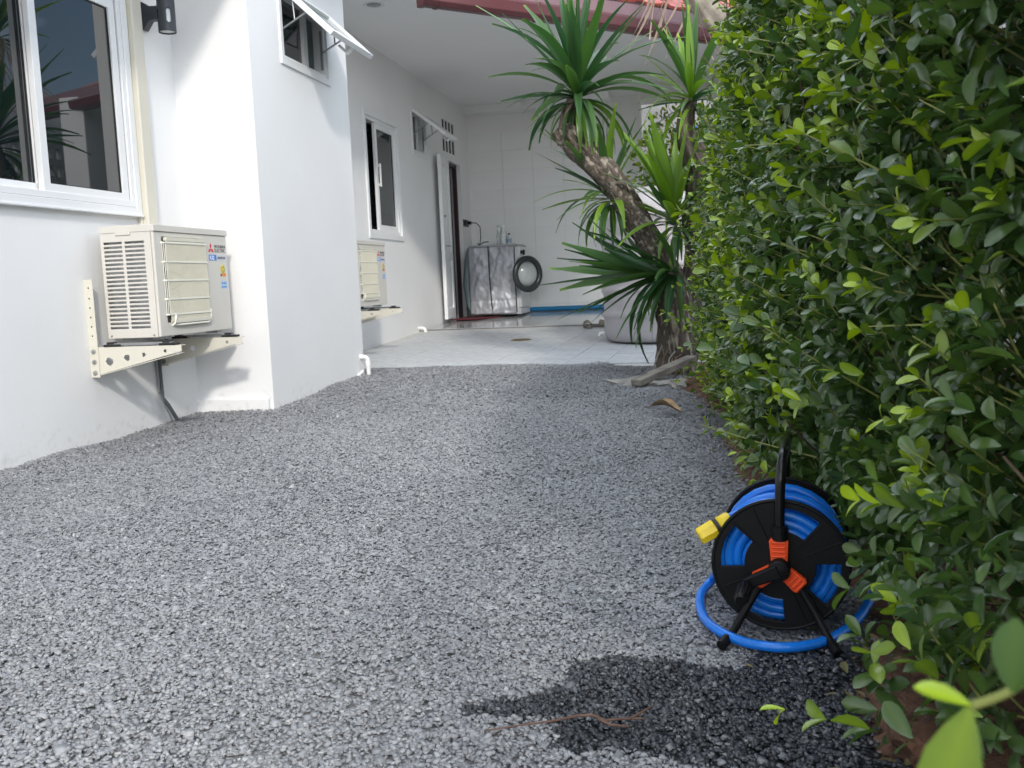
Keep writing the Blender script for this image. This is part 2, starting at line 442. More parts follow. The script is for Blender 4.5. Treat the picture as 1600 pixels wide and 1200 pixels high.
WETP = [(-0.395,1.385),(-0.376,1.350),(-0.26,1.345),(-0.228,1.264),(-0.194,1.246),(-0.148,1.268),(-0.077,1.255),(-0.017,1.228),(0.03,1.10),(0.10,0.95),(0.36,0.95),(0.36,1.454),(0.33,1.70),(0.176,1.67),(0.067,1.63),(0.023,1.55),(-0.071,1.575),(-0.181,1.6),(-0.248,1.556),(-0.252,1.477),(-0.305,1.423)]
def wet_dark_at(x, y):
    xx = x + 0.010 * noise2(x, y, 38, 0.2); yy = y + 0.010 * noise2(x, y, 41, 1.1)
    inside = np.zeros(np.shape(xx), bool)
    n = len(WETP)
    for i in range(n):
        x1, y1 = WETP[i]; x2, y2 = WETP[(i + 1) % n]
        c = ((y1 > yy) != (y2 > yy)) & (xx < (x2 - x1) * (yy - y1) / (y2 - y1 + 1e-12) + x1)
        inside ^= c
    wv = inside.astype(float)
    # stones darker and smoother towards the foot of the hedge and by the tree
    d = xx - (0.42 - 0.105 * yy)
    foot_dark = sstep(-0.34, -0.02, d + 0.10 * noise2(x, y, 5, 0.7)) * 0.42 * (yy > 1.5) * (0.65 + 0.35 * noise2(x, y, 11, 2))
    foot_dark = np.maximum(foot_dark, sstep(-1.05, -0.35, xx + 0.12*noise2(x, y, 6, .3)) * sstep(5.9, 6.5, yy) * 0.6)
    return np.maximum(wv, np.clip(foot_dark, 0, 1))

def grid_mesh(name, xs, ys, zfn, m, kind, attrs=()):
    X, Y = np.meshgrid(xs, ys); Z = zfn(X, Y)
    nx, ny = len(xs), len(ys)
    v = np.stack([X.ravel(), Y.ravel(), Z.ravel()], 1)
    i = np.arange(nx * ny).reshape(ny, nx)
    f = np.stack([i[:-1,:-1].ravel(), i[:-1,1:].ravel(), i[1:,1:].ravel(), i[1:,:-1].ravel()], 1)
    me = bpy.data.meshes.new(name); me.from_pydata(v.tolist(), [], f.tolist()); me.materials.append(m)
    me.polygons.foreach_set('use_smooth', np.ones(len(f), bool))
    for an, fn in attrs:
        a = me.attributes.new(an, 'FLOAT', 'POINT'); a.data.foreach_set('value', fn(X, Y).ravel().astype(np.float32))
    o = bpy.data.objects.new(name, me); COL.objects.link(o); o['kind'] = kind
    return o
grid_mesh('ground', np.linspace(-60, 60, 25), np.linspace(-60, 60, 25), lambda x, y: x*0 - 0.20, M_earth, 'structure')
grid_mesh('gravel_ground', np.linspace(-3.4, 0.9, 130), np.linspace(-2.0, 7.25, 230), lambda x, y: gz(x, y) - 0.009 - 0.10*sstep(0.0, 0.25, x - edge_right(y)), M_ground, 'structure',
          [('tone', lambda x, y: x*0 + 0.3), ('wet', wet_dark_at)])
def soil_z(x, y):
    t = sstep(-0.06, 0.10, x - edge_right(y))
    return gz(x, y) - 0.05 + t * 0.07 + 0.016 * noise2(x, y, 21, .3) * t + 0.013 * noise2(x, y, 57, 1.3) * t + 0.05 * sstep(0.1, 0.5, x - edge_right(y))
grid_mesh('soil', np.linspace(-0.5, 1.5, 110), np.linspace(-1.5, 7.3, 380), soil_z, M_soil, 'structure')

def stones():
    tmpl = []
    base8 = np.array([(-1,-1,-1),(1,-1,-1),(1,1,-1),(-1,1,-1),(-1,-1,1),(1,-1,1),(1,1,1),(-1,1,1)], float)
    f8 = np.array([(4,5,6),(4,6,7),(0,1,5),(0,5,4),(1,2,6),(1,6,5),(2,3,7),(2,7,6),(3,0,4),(3,4,7)])
    base6 = np.array([(1,0,-0.35),(-1,0,-0.35),(0,1,-0.35),(0,-1,-0.35),(0,0,1)], float)
    f6 = np.array([(0,2,4),(2,1,4),(1,3,4),(3,0,4)])
    allv = []; allf = []; allt = []; allw = []; off = 0
    def batch(n, ylim, s0, s1, kind):
        nonlocal off
        ylo, yhi = max(0.85, ylim[0] - 0.4), min(7.0, ylim[1] + 0.4)
        y = rng.uniform(ylo, yhi, n); x = rng.uniform(max(-3.1, -0.86*yhi - 0.7), 0.5, n)
        # keep what the photograph's frame (with a margin) takes in
        yb = y + rng.normal(0, 0.16, n)
        ylo_, yhi_ = ylim
        vis = (yb > ylo_) & (yb <= yhi_) & (x > -0.86 * y - 0.75) & (x < 0.42 * y + 0.35) & (x < edge_right(y) + rng.normal(0, 0.035, n))
        inwall = (x < -2.94) | ((x < -2.47) & (y > 5.05) & (y < 6.53)) | ((x < -2.7) & (y > 6.5))
        lim = 6.93 + 0.10 * (x + 1.7) * (x < -0.7) + 0.02 * np.sin(x * 9) - 0.18 * (x > -0.75)
        vis &= ~inwall & (y < lim + rng.normal(0, 0.012, n))
        x, y = x[vis], y[vis]; m = len(x)
        base, F = (base8, f8) if kind == 8 else (base6, f6)
        k = len(base)
        v = base[None] * (1 + rng.uniform(-0.42, 0.42, (m, k, 3)))
        if kind == 6: v += rng.uniform(-0.25, 0.25, (m, k, 3))
        s = rng.uniform(s0, s1, m) * np.exp(rng.normal(0, 0.27, m))
        v = v * (np.stack([np.ones(m), rng.uniform(0.5, 0.9, m), rng.uniform(0.20, 0.45, m)], 1) * s[:, None] * (0.42 if kind == 8 else 0.62))[:, None, :]
        ax = rng.normal(0, 1, (m, 3)); ax[:, 2] *= 0.3; ax /= np.linalg.norm(ax, axis=1)[:, None]
        tilt = rng.normal(0, 0.40, m); ca, sa = np.cos(tilt)[:, None, None], np.sin(tilt)[:, None, None]
        yaw = rng.uniform(0, 2*PI, m); cy, sy = np.cos(yaw)[:, None], np.sin(yaw)[:, None]
        v = np.stack([v[..., 0]*cy - v[..., 1]*sy, v[..., 0]*sy + v[..., 1]*cy, v[..., 2]], -1)
        A = ax[:, None, :]
        v = v*ca + np.cross(np.broadcast_to(A, v.shape), v)*sa + A*np.sum(v*A, -1, keepdims=True)*(1-ca)
        z = gz(x, y) + rng.uniform(-0.0045, 0.0012, m)
        v += np.stack([x, y, z], 1)[:, None, :]
        f = (F[None] + (np.arange(m)*k)[:, None, None] + off)
        off += m * k
        tone = np.clip(rng.beta(2.1, 2.1, m) + 0.12*noise2(x, y, 1.7, 0.8) + 0.07*noise2(x, y, 4.3, 2.8), 0, 0.9)
        tone = np.where(rng.random(m) < 0.018, rng.uniform(0.9, 1.0, m), tone)
        wv = np.clip(wet_dark_at(x, y) * rng.choice([1, 1, 1, 1, 1, 1, 0.9, 0.8, 0.45], m), 0, 1)
        allv.append(v.reshape(-1, 3)); allf.append(f.reshape(-1, 3)); allt.append(np.repeat(tone, k)); allw.append(np.repeat(wv, k))
    batch(120000, (0.5, 1.7), 0.0053, 0.0092, 8)
    batch(235000, (1.7, 2.9), 0.0056, 0.0098, 6)
    batch(195000, (2.9, 4.6), 0.0064, 0.0110, 6)
    batch(130000, (4.6, 7.5), 0.0070, 0.0118, 6)
    v = np.concatenate(allv); f = np.concatenate(allf)
    me = bpy.data.meshes.new('gravel_stones')
    me.vertices.add(len(v)); me.vertices.foreach_set('co', v.ravel().astype(np.float32))
    me.loops.add(f.size); me.loops.foreach_set('vertex_index', f.ravel().astype(np.int32))
    me.polygons.add(len(f)); me.polygons.foreach_set('loop_start', np.arange(0, f.size, 3, dtype=np.int32))
    me.polygons.foreach_set('loop_total', np.full(len(f), 3, np.int32))
    me.update(calc_edges=True)
    for n_, a_ in (('tone', allt), ('wet', allw)):
        a = me.attributes.new(n_, 'FLOAT', 'POINT'); a.data.foreach_set('value', np.concatenate(a_).astype(np.float32))
    me.materials.append(M_stone)
    o = bpy.data.objects.new('gravel_stones', me); COL.objects.link(o); o['kind'] = 'stuff'
    o['label'] = 'loose grey crushed stone covering the yard'
stones()

# sloping tiled apron of the carport and the glossy floor behind its low lip
def slope_z(y): return 0.030 + (y - 6.9) * 0.0385
def floor_z(y): return 0.162 + (y - 10.05) * 0.030
LIP = 10.05
fl = MB()
fl.add([(-3.12,6.72,slope_z(6.72)-0.012),(1.4,6.72,slope_z(6.72)-0.012),(1.4,LIP,slope_z(LIP)-0.012),(-3.12,LIP,slope_z(LIP)-0.012),
        (-3.12,6.72,-0.2),(1.4,6.72,-0.2),(1.4,LIP,-0.2),(-3.12,LIP,-0.2)], [(0,1,2,3),(4,5,1,0),(5,6,2,1),(6,7,3,2),(7,4,0,3)])
carport_floor = obj('carport_floor', fl, M_conc, kind='structure')
TS = 0.292
tile_me = []
for k in range(4):
    mb = MB().box((-TS/2+0.002, -TS/2+0.002, -0.010), (TS/2-0.002, TS/2-0.002, 0.0))
    mb2 = MB()
    me = bpy.data.meshes.new('tile'); me.from_pydata(mb.v, [], mb.f); me.materials.append(M_paver); tile_me.append(me)
ang = R(-3.2)
ux, uy = Vector((math.cos(ang), math.sin(ang))), Vector((-math.sin(ang), math.cos(ang)))
cnt = 0
tilt = math.atan(0.0385)
for i in range(-8, 10):
    for j in range(-1, 13):
        c = Vector((-1.66, 6.93)) + ux * ((i + 0.5) * TS) + uy * ((j + 0.5) * TS)
        if c.x < -2.97 or c.x > 1.2 or c.y > LIP - 0.15 or c.y < 6.93 - 0.02: continue
        if j < 0 : continue
        o = bpy.data.objects.new('tile', tile_me[cnt % 4]); COL.objects.link(o); cnt += 1
        o.parent = carport_floor
        o.location = (c.x, c.y, slope_z(c.y) + random.uniform(-0.0008, 0.0008))
        o.rotation_euler = (tilt + random.gauss(0, 0.001), random.gauss(0, 0.001), ang)
# mortar bed shows as pale joints
jm = MB().add([(-3.12,6.74,slope_z(6.74)-0.006),(1.35,6.74,slope_z(6.74)-0.006),(1.35,LIP,slope_z(LIP)-0.006),(-3.12,LIP,slope_z(LIP)-0.006)], [(0,1,2,3)])
obj('grout', jm, mat('pale_grout', (0.62, 0.62, 0.60), 0.9, var=0.2, scale=20), carport_floor)
gf = MB()
gf.add([(-3.12,LIP,floor_z(LIP)-0.005),(1.4,LIP,floor_z(LIP)-0.005),(1.4,12.7,floor_z(12.7)-0.005),(-3.12,12.7,floor_z(12.7)-0.005),
        (-3.12,LIP,-0.2),(1.4,LIP,-0.2),(1.4,12.7,-0.2),(-3.12,12.7,-0.2)], [(0,1,2,3),(4,5,1,0),(5,6,2,1),(6,7,3,2),(7,4,0,3)])
utility_floor = obj('utility_floor', gf, mat('dark_grout', (0.14, 0.14, 0.14), 0.8), kind='structure')
gme = bpy.data.meshes.new('tile'); g_ = MB().box((-0.299, -0.299, -0.008), (0.299, 0.299, 0)); gme.from_pydata(g_.v, [], g_.f); gme.materials.append(M_gloss)
for i in range(7):
    for j in range(4):
        o = bpy.data.objects.new('tile', gme); COL.objects.link(o); o.parent = utility_floor
        y = LIP + 0.30 + j * 0.601
        o.location = (-2.81 + i * 0.601, y, floor_z(y)); o.rotation_euler = (math.atan(0.030), 0, 0)

# ------------------------------------------------------------------ house
XW, XP, XC, YR, ZC = -2.95, -2.48, -3.12, 12.45, 2.90
house = root('house', (XW, 5.0, 0), 'white rendered bungalow with carport, maroon gutter and red tiled roof', 'house')
def hp(name, mb, m, **k): return obj(name, mb, m, house, **k)

W1 = (3.16, 4.545, 1.105, 2.16)      # opening y0,y1,z0,z1 of the left window
hp('wall', MB().panel(-3.0, 5.06, -0.3, ZC, [W1], 0.15, fx(XW)), M_wall)
hp('wall', MB().panel(XW, XP, -0.3, ZC, [], 0.15, fy(5.06)), M_wall)                  # front of the bump-out
AW = (5.50, 6.16, 2.03, 2.42)
hp('wall', MB().panel(5.06+0.15, 6.53, -0.3, ZC, [AW], 0.12, fx(XP)), M_wall)          # its long side
hp('wall', MB().panel(XC, XP-0.12, -0.3, ZC, [], 0.12, lambda u, v, d: (u, 6.53 - d, v)), M_wall)
W2 = (8.60, 9.50, 1.155, 2.235); SW = (10.06, 10.53, 2.08, 2.49); DR = (11.47, 12.02, 0.0, 2.13); VB = (11.25, 11.82, 2.225, 2.60)
hp('wall', MB().panel(6.53, YR, -0.3, ZC, [W2, SW, DR, (VB[0], VB[1], VB[2], 2.395), (VB[0], VB[1], 2.425, VB[3])], 0.13, fx(XC)), M_wall)
rw = hp('wall', MB().panel(XC, -0.86, -0.3, ZC, [], 0.15, fy(YR)), M_wall)
hp('plinth', MB().add([(XW,5.06,0.045),(-2.50,5.06,0.045),(-2.50,5.035,0.035),(XW,5.035,0.035),(XW,5.035,-0.2),(-2.50,5.035,-0.2),(-2.50,5.06,-0.2)],
                      [(0,3,2,1),(3,4,5,2),(1,2,5,6)], 0), M_wall)
# chamfered cut at the foot of the bump-out corner
# rear wall tiles
wt = bpy.data.meshes.new('tile'); t_ = MB().box((-0.1985, -0.004, -0.1235), (0.1985, 0.004, 0.1235)); wt.from_pydata(t_.v, [], t_.f); wt.materials.append(M_tilew)
for j in range(9):
    for i in range(5):
        o = bpy.data.objects.new('tile', wt); COL.objects.link(o); o.parent = rw
        o.location = Vector((-2.86 + i*0.40 , YR - 0.006 - random.uniform(0, 0.0012), 0.335 + 0.125 + j*0.2495)) - ORIG['house']
ld = MB().box((-2.9, YR-0.030, 0.10), (-0.87, YR, 0.325)); hp('skirting', ld, M_tilew, bevel=0.004)
hp('beam', MB().box((XC+0.002, YR-0.20, 2.80), (-2.35, YR-0.001, ZC)).prism([(-2.35, YR-0.20), (-1.2, YR-0.55), (-1.2, YR-0.35), (-2.35, YR-0.001)], 0.10, Matrix.Translation((0, 0, 2.80))), M_ceil, bevel=0.004)

# ceiling and roof
EV = [(-2.30, -3.0), (-2.30, 7.12), (-2.17, 7.25), (0.10, 9.47), (0.60, 9.85), (1.9, 10.25), (1.9, 13.2), (-3.6, 13.2), (-3.6, -3.0)]
hp('ceiling', MB().prism(EV, 0.04, Matrix.Translation((0, 0, ZC))), M_ceil)
def rail(p0, p1, prof, ext0=0.0, ext1=0.0):
    a, b = Vector((*p0, 0)), Vector((*p1, 0)); d = (b - a).normalized(); a = a - d*ext0; b = b + d*ext1
    nrm = Vector((d.y, -d.x, 0))
    vs = []
    for q in (a, b):
        for u, z in prof: vs.append(q + nrm * u + Vector((0, 0, z)))
    n = len(prof)
    fs = [(i, (i+1) % n, n + (i+1) % n, n + i) for i in range(n)] + [tuple(range(n)), tuple(range(n, 2*n))[::-1]]
    return vs, fs
gprof = [(-0.02, 2.75), (0.07, 2.745), (0.105, 2.775), (0.11, 2.85), (0.10, 2.872), (0.085, 2.862), (0.088, 2.79), (0.06, 2.765), (0.0, 2.77), (0.0, 2.87), (-0.02, 2.87)]
fprof = [(-0.03, 2.885), (0.055, 2.885), (0.055, 2.985), (-0.03, 2.985)]
for k, (p, q) in enumerate((((-2.13, 7.29), (0.10, 9.47)), ((0.10, 9.47), (1.9, 10.25)))):
    v, f = rail(p, q, gprof, 0.03 if k == 0 else 0); hp('gutter', MB().add(v, f), M_gutter, bevel=0.006)
    v, f = rail(p, q, fprof); hp('fascia', MB().add(v, f), M_fascia)
v, f = rail((-2.30, -3.0), (-2.30, 6.3), [(-0.03, 2.70), (0.02, 2.70), (0.02, 3.0), (-0.03, 3.0)]); hp('fascia', MB().add(v, f), M_fascia)
# end cap and joint sleeve of the gutter
d = Vector((2.23, 2.18, 0)).normalized(); nrm = Vector((d.y, -d.x, 0))
def sleeve(t, w, grow):
    a = Vector((-2.13, 7.29, 0)) + d * t
    pr = [((u - 0.045) * grow + 0.045, (z - 2.81) * grow + 2.81) for u, z in ((-0.022, 2.748), (0.072, 2.743), (0.107, 2.774), (0.112, 2.852), (0.10, 2.875), (-0.022, 2.875))]
    vs = [q + nrm * u + Vector((0, 0, z)) for q in (a, a + d * w) for u, z in pr]
    n = 6
    return MB().add(vs, [(i, (i+1) % n, n + (i+1) % n, n + i) for i in range(n)] + [tuple(range(n)), tuple(range(n, 2*n))])
hp('gutter_end_cap', sleeve(-0.035, 0.05, 1.06), M_gutter, bevel=0.004)
for t in (0.10, 1.02, 2.1): hp('gutter_joint', sleeve(t, 0.035, 1.05), M_gutter, bevel=0.004)
# roof sheet and tiles that can be seen along the eave
up = Vector((-nrm.x, -nrm.y, 0)); RS = 0.50
def roofp(s_, t_, lift=0.0):
    a = Vector((-2.13, 7.29, 0)) + d * s_ + up * t_
    return Vector((a.x, a.y, 2.992 + (t_ + 0.04) * RS + lift))
# roof deck: simple hipped slopes over the whole house
deck = MB()
E3 = [(x, y, 3.02) for x, y in EV]
rid = [(-5.6, -1.0, 4.2), (-4.6, 8.0, 4.6), (-3.0, 12.4, 4.2), (-2.9, 9.9, 4.4)]
deck.add([(-2.30,-3.0,2.97),(-2.30,7.12,2.97),(-5.6,-3.0,4.65),(-5.6,9.0,4.65),(0.10,9.47,2.97),(-3.6,11.6,4.65),(1.9,10.25,2.97),(1.9,13.2,2.97),(-3.6,13.2,4.65),(-9,-3,3.0),(-9,13.2,3.0),(-5.6,13.2,4.65)],
         [(0,1,3,2),(1,4,5,3),(4,6,5),(6,7,8,5),(3,5,8,11),(2,3,11,10,9)])
roof = hp('roof', deck, M_roof)
tl = MB()
prof = [(-0.15, 0.0), (-0.11, 0.022), (-0.06, 0.026), (-0.02, 0.006), (0.04, 0.0), (0.10, 0.004), (0.15, 0.012)]
vs = []
for vv, lift in ((0.0, 0.018), (0.40, 0.0)):
    for u_, z_ in prof: vs.append((u_, vv, z_ + lift))
nn = len(prof)
fs = [(i, i+1, nn+i+1, nn+i) for i in range(nn-1)]
vs += [(u_, 0.0, z_ - 0.004) for u_, z_ in prof]; fs += [(i, 2*nn+i, 2*nn+i+1, i+1) for i in range(nn-1)]
tl.add(vs, fs)
tme = bpy.data.meshes.new('roof_tile'); tme.from_pydata(tl.v, [], tl.f); tme.materials.append(M_roof)
sl_ = math.atan(RS)
Rm = Matrix((Vector((d.x, d.y, 0)), Vector((up.x*math.cos(sl_), up.y*math.cos(sl_), math.sin(sl_))), Vector((-up.x*math.sin(sl_), -up.y*math.sin(sl_), math.cos(sl_))))).transposed()
for j in range(4):
    for i in range(11):
        o = bpy.data.objects.new('roof_tile', tme); COL.objects.link(o); o.parent = roof
        p = roofp(0.12 + i * 0.295, -0.05 + j * 0.33 * math.cos(sl_), 0.012)
        M4 = Rm.to_4x4(); M4.translation = p - ORIG['house']
        o.matrix_local = M4
hp('downlight', MB().lathe([(0.0, 0.012), (0.055, 0.010), (0.060, 0.0), (0.085, -0.006), (0.088, 0.004)], Matrix.Translation((-2.63, 7.62, ZC - 0.002)), 28), M_frame)
hp('downlight_lens', MB().lathe([(0.0, 0.0), (0.057, 0.0), (0.058, 0.003)], Matrix.Translation((-2.63, 7.62, ZC - 0.003)), 28), mat('unlit_lens', (0.30, 0.31, 0.32), 0.3))

# rooms behind the openings
rm = MB().panel(2.2, 12.4, 0.0, 2.86, [], 0.1, lambda u, v, d_: (-5.6 - d_, u, v))
rm.box((-5.6, 2.2, 0.05), (-3.30, 12.4, 0.15)); rm.box((-5.6, 2.1, 0), (-3.2, 2.2, 2.8)); rm.box((-5.6, 12.5, 0), (-3.27, 12.6, 2.8)); rm.box((-5.6, 6.66, 0), (-3.27, 6.76, 2.8)); rm.box((-5.6, 11.2, 0), (-3.27, 11.28, 2.8))
hp('inner_wall', rm, M_room)

# --- left sliding window
def sash(y0, y1, z0, z1, x, stile, rail_, t=0.028):
    return MB().panel(y0, y1, z0, z1, [(y0+stile, y1-stile, z0+rail_, z1-rail_)], t, fx(x))
def frame(y0, y1, z0, z1, wdt, x, t): return MB().panel(y0, y1, z0, z1, [(y0+wdt, y1-wdt, z0+wdt, z1-wdt)], t, fx(x))
win = hp('window', frame(3.10, 4.605, 1.065, 2.22, 0.045, XW+0.026, 0.026), M_frame, bevel=0.003)
obj('frame', frame(3.147, 4.558, 1.112, 2.173, 0.030, XW+0.020, 0.10), M_frame, win, bevel=0.002)
obj('sill', MB().box((XW-0.02, 3.10, 1.062), (XW+0.034, 4.605, 1.074)), M_frame, win, bevel=0.003)
s1 = obj('sash', sash(3.18, 3.925, 1.120, 2.15, XW-0.026, 0.048, 0.058), M_frame, win, bevel=0.002)
obj('glass', MB().box((XW-0.046, 3.225, 1.17), (XW-0.040, 3.88, 2.10)), M_glass, win)
s2 = obj('sash', sash(3.870, 4.520, 1.120, 2.15, XW+0.012, 0.048, 0.058), M_frame, win, bevel=0.002)
obj('glass', MB().box((XW-0.008, 3.915, 1.17), (XW-0.002, 4.475, 2.10)), M_glass, win)
def gasket(y0, y1, z0, z1, x, wd=0.005):
    return MB().panel(y0, y1, z0, z1, [(y0+wd, y1-wd, z0+wd, z1-wd)], 0.004, fx(x))
obj('seal', gasket(3.918, 4.472, 1.178, 2.092, XW+0.002), M_seal, win)
obj('seal', gasket(3.228, 3.877, 1.178, 2.092, XW-0.036), M_seal, win)
obj('seal', MB().box((XW-0.02, 4.5215, 1.125), (XW+0.008, 4.5265, 2.14)), M_seal, win)
obj('track', MB().box((XW-0.07, 3.18, 1.1425), (XW+0.0, 4.52, 1.146)), M_frame, win)

# --- awning windows (hinged at the top, pushed open)
def awning(o4, X, ang_, wd, hinge_drop, lab):
    y0, y1, z0, z1 = o4
    a = hp('awning_window', frame(y0-0.045, y1+0.045, z0-0.045, z1+0.045, 0.040, X+0.012, 0.012), M_frame, bevel=0.003)
    if lab: a['label'] = lab
    obj('frame', frame(y0+0.002, y1-0.002, z0+0.002, z1-0.002, 0.016, X-0.002, 0.09), M_frame, a, bevel=0.002)
    obj('fly_screen', MB().box((X-0.055, y0+0.016, z0+0.016), (X-0.050, y0+(y1-y0)*0.60, z1-0.016)), M_glass, a)
    obj('mullion', MB().box((X-0.085, y0+(y1-y0)*0.58, z0+0.03), (X-0.03, y0+(y1-y0)*0.64, z1-0.03)).box((X-0.08, y0+(y1-y0)*0.70, z0+0.03), (X-0.045, y0+(y1-y0)*0.73, z1-0.03)), M_frame, a, bevel=0.003)
    obj('pane', MB().box((X-0.078, y0+(y1-y0)*0.64, z0+0.03), (X-0.072, y1-0.03, z1-0.03)), M_glassg, a)
    H = z1 - z0 + 0.03
    Mx = Matrix.Translation((X+0.010, 0, z1+0.005)) @ Matrix.Rotation(-ang_, 4, 'Y')      # local -Z down the sash, rotates outward
    fl_ = MB()
    p = lambda u, v, d_: tuple(Mx @ Vector((0.026 - d_, u, -v)))
    fl_.panel(y0-0.01, y1+0.01, 0.0, H, [(y0+0.04, y1-0.04, 0.05, H-0.05)], 0.032, p)
    flap = obj('flap', fl_, M_frame, a, bevel=0.003)
    obj('pane', MB().box((0.004, y0+0.035, -H+0.045), (0.010, y1-0.035, -0.045), 0, Mx), M_glassg, a)
    hd = MB().box((-0.045, (y0+y1)/2+0.04, -H+0.012), (-0.004, (y0+y1)/2+0.075, -H+0.030), 0, Mx)
    hd.box((-0.060, (y0+y1)/2+0.045, -H+0.012), (-0.044, (y0+y1)/2+0.065, -H+0.10), 0, Mx)
    obj('handle', hd, M_frame, a, bevel=0.003)
    for yy in (y0+0.012, y1-0.024):
        P0 = Vector((X-0.012, yy, z0+0.16)); P1 = Mx @ Vector((-0.004, yy, -H*0.50)); P2 = Mx @ Vector((-0.004, yy, -H*0.22))
        st = MB().tube([P0, P1], 0.006, 6).tube([P0 + (P1-P0)*0.55, P2], 0.005, 6).box((X-0.024, yy-0.006, z0+0.05), (X-0.010, yy+0.006, z0+0.30))
        obj('stay', st, M_steel, a)
    return a
awning(AW, XP, R(46), 0.03, 0, 'top hung window pushed open on the projecting wall')
awning(SW, XC, R(52), 0.03, 0, 'small top hung window open beside the vent grille')

# --- carport sliding window, one sash slid aside
cw = hp('window', frame(8.545, 9.555, 1.10, 2.285, 0.05, XC+0.014, 0.014), M_frame, bevel=0.003)
obj('frame', frame(8.602, 9.498, 1.157, 2.233, 0.03, XC-0.004, 0.10), M_frame, cw, bevel=0.002)
obj('sash', sash(8.90, 9.47, 1.185, 2.205, XC-0.015, 0.05, 0.055), M_frame, cw, bevel=0.002)
obj('glass', MB().box((XC-0.036, 8.94, 1.23), (XC-0.030, 9.43, 2.16)), M_glass, cw)
obj('glass', MB().box((XC-0.090, 8.63, 1.18), (XC-0.084, 9.2, 2.21)), M_glass, cw)
hd = MB()
for zz in (1.62, 1.80): hd.box((XC-0.016, 8.915, zz-0.012), (XC+0.012, 8.94, zz+0.012))
hd.box((XC+0.006, 8.912, 1.60), (XC+0.018, 8.943, 1.82))
obj('handle', hd, M_white, cw, bevel=0.004)
obj('seal', gasket(8.948, 9.422, 1.238, 2.152, XC-0.0255, 0.007), M_seal, cw)

# --- vent grille over the door: two blocks of four slots
vg = hp('vent_grille', MB().box((XC-0.030, VB[0]-0.01, VB[2]-0.01), (XC-0.016, VB[1]+0.01, VB[3]+0.01)), M_dark)
for zz0, zz1 in ((VB[2], 2.395), (2.425, VB[3])):
    for k in range(5):
        yy = VB[0] + (VB[1]-VB[0]) * k / 4
        obj('slat', MB().box((XC-0.016, yy-0.011, zz0), (XC-0.004, yy+0.011, zz1)), M_wall, vg)

# --- open panelled door
dr = hp('door', MB().box((XC-0.10, 11.472, 0.20), (XC-0.05, 11.51, 2.13)).box((XC-0.10, 11.98, 0.20), (XC-0.05, 12.018, 2.13)).box((XC-0.10, 11.51, 2.09), (XC-0.05, 11.98, 2.128)),
        mat('dark_door_frame', (0.035, 0.012, 0.018), 0.5), bevel=0.002)
hx, hy = XC+0.012, 11.36; fxx, fyy = -3.035, 10.74
dv = Vector((fxx-hx, fyy-hy, 0)); LW = dv.length; dv.normalize(); dn = Vector((-dv.y, dv.x, 0))
if dn.x < 0: dn = -dn
ML = Matrix((dv, Vector((0, 0, 1)), dn)).transposed().to_4x4(); ML.translation = Vector((hx, hy, 0))
def lp(u, v, d_): return tuple(ML @ Vector((u, v, 0.02 - d_)))
leaf_holes = [(0.11, LW-0.11, 0.36, 0.92), (0.11, LW-0.11, 1.02, 2.02)]
leaf = obj('leaf', MB().panel(0, LW, 0.235, 2.12, leaf_holes, 0.040, lp), M_frame, dr, bevel=0.003)
for h in leaf_holes:
    obj('panel', MB().panel(h[0], h[1], h[2], h[3], [], 0.012, lambda u, v, d_: tuple(ML @ Vector((u, v, 0.006 - d_)))), M_frame, dr)
    obj('panel', MB().panel(h[0]+0.04, h[1]-0.04, h[2]+0.04, h[3]-0.04, [], 0.008, lambda u, v, d_: tuple(ML @ Vector((u, v, 0.014 - d_)))), M_frame, dr, bevel=0.004)
kn = MB().tube([ML @ Vector((LW-0.06, 1.08, 0.02)), ML @ Vector((LW-0.06, 1.08, 0.06)), ML @ Vector((LW-0.16, 1.08, 0.062))], 0.009, 8)
kn.tube([ML @ Vector((LW-0.05, 1.42, 0.02)), ML @ Vector((LW-0.05, 1.42, 0.045))], 0.012, 8)
obj('handle', kn, M_steel, dr)

# ------------------------------------------------------------------ wall fixtures
cc = root('conduit_cover', (XW, 4.67, 1.0), 'cream pipe trunking running up the wall above the air conditioner', 'pipe cover')
obj('cover', MB().box((XW, 4.615, 1.01), (XW+0.052, 4.705, 2.90)), M_cream, cc, bevel=0.006)
obj('base_strip', MB().box((XW, 4.595, 1.01), (XW+0.022, 4.6145, 2.90)), M_cream, cc, bevel=0.003)
lm = root('wall_lamp', (XW, 4.83, 2.1), 'charcoal cylinder wall light with pill shaped windows', 'wall lamp')
LX, LY, LZ0, LZ1, LR = -2.808, 4.79, 2.035, 2.225, 0.046
def lamp_body():
    n = 96; zs = list(np.linspace(LZ0, LZ1-0.004, 56)) + [LZ1]
    mb = MB(); vs = []
    for z in zs:
        r = LR if z < LZ1 else LR - 0.004
        for k in range(n): vs.append((LX + r*math.cos(2*PI*k/n), LY + r*math.sin(2*PI*k/n), z))
    fs = []
    for i in range(len(zs)-1):
        for k in range(n):
            zc = abs((zs[i]+zs[i+1])/2 - (LZ0 + 0.080)); da = abs((((k + 0.5) % 24) - 12)*2*PI*LR/n)      # four pill-shaped windows
            if math.hypot(max(0.0, zc - 0.024), da) < 0.0115: continue
            k2 = (k+1) % n; fs.append((i*n+k, i*n+k2, (i+1)*n+k2, (i+1)*n+k))
    fs.append(tuple((len(zs)-1)*n + k for k in range(n)))
    mb.add(vs, fs, 0, True); return mb
lb = obj('body', lamp_body(), M_lamp, lm)
sd = lb.modifiers.new('solidify', 'SOLIDIFY'); sd.thickness = 0.003; sd.offset = -1
obj('diffuser', MB().lathe([(0.0, LZ0+0.006), (0.040, LZ0+0.006), (0.0405, LZ0+0.01), (0.0405, LZ1-0.01), (0, LZ1-0.01)], Matrix.Translation((LX, LY, 0)), 32), M_frost, lm)
ar = MB(); 
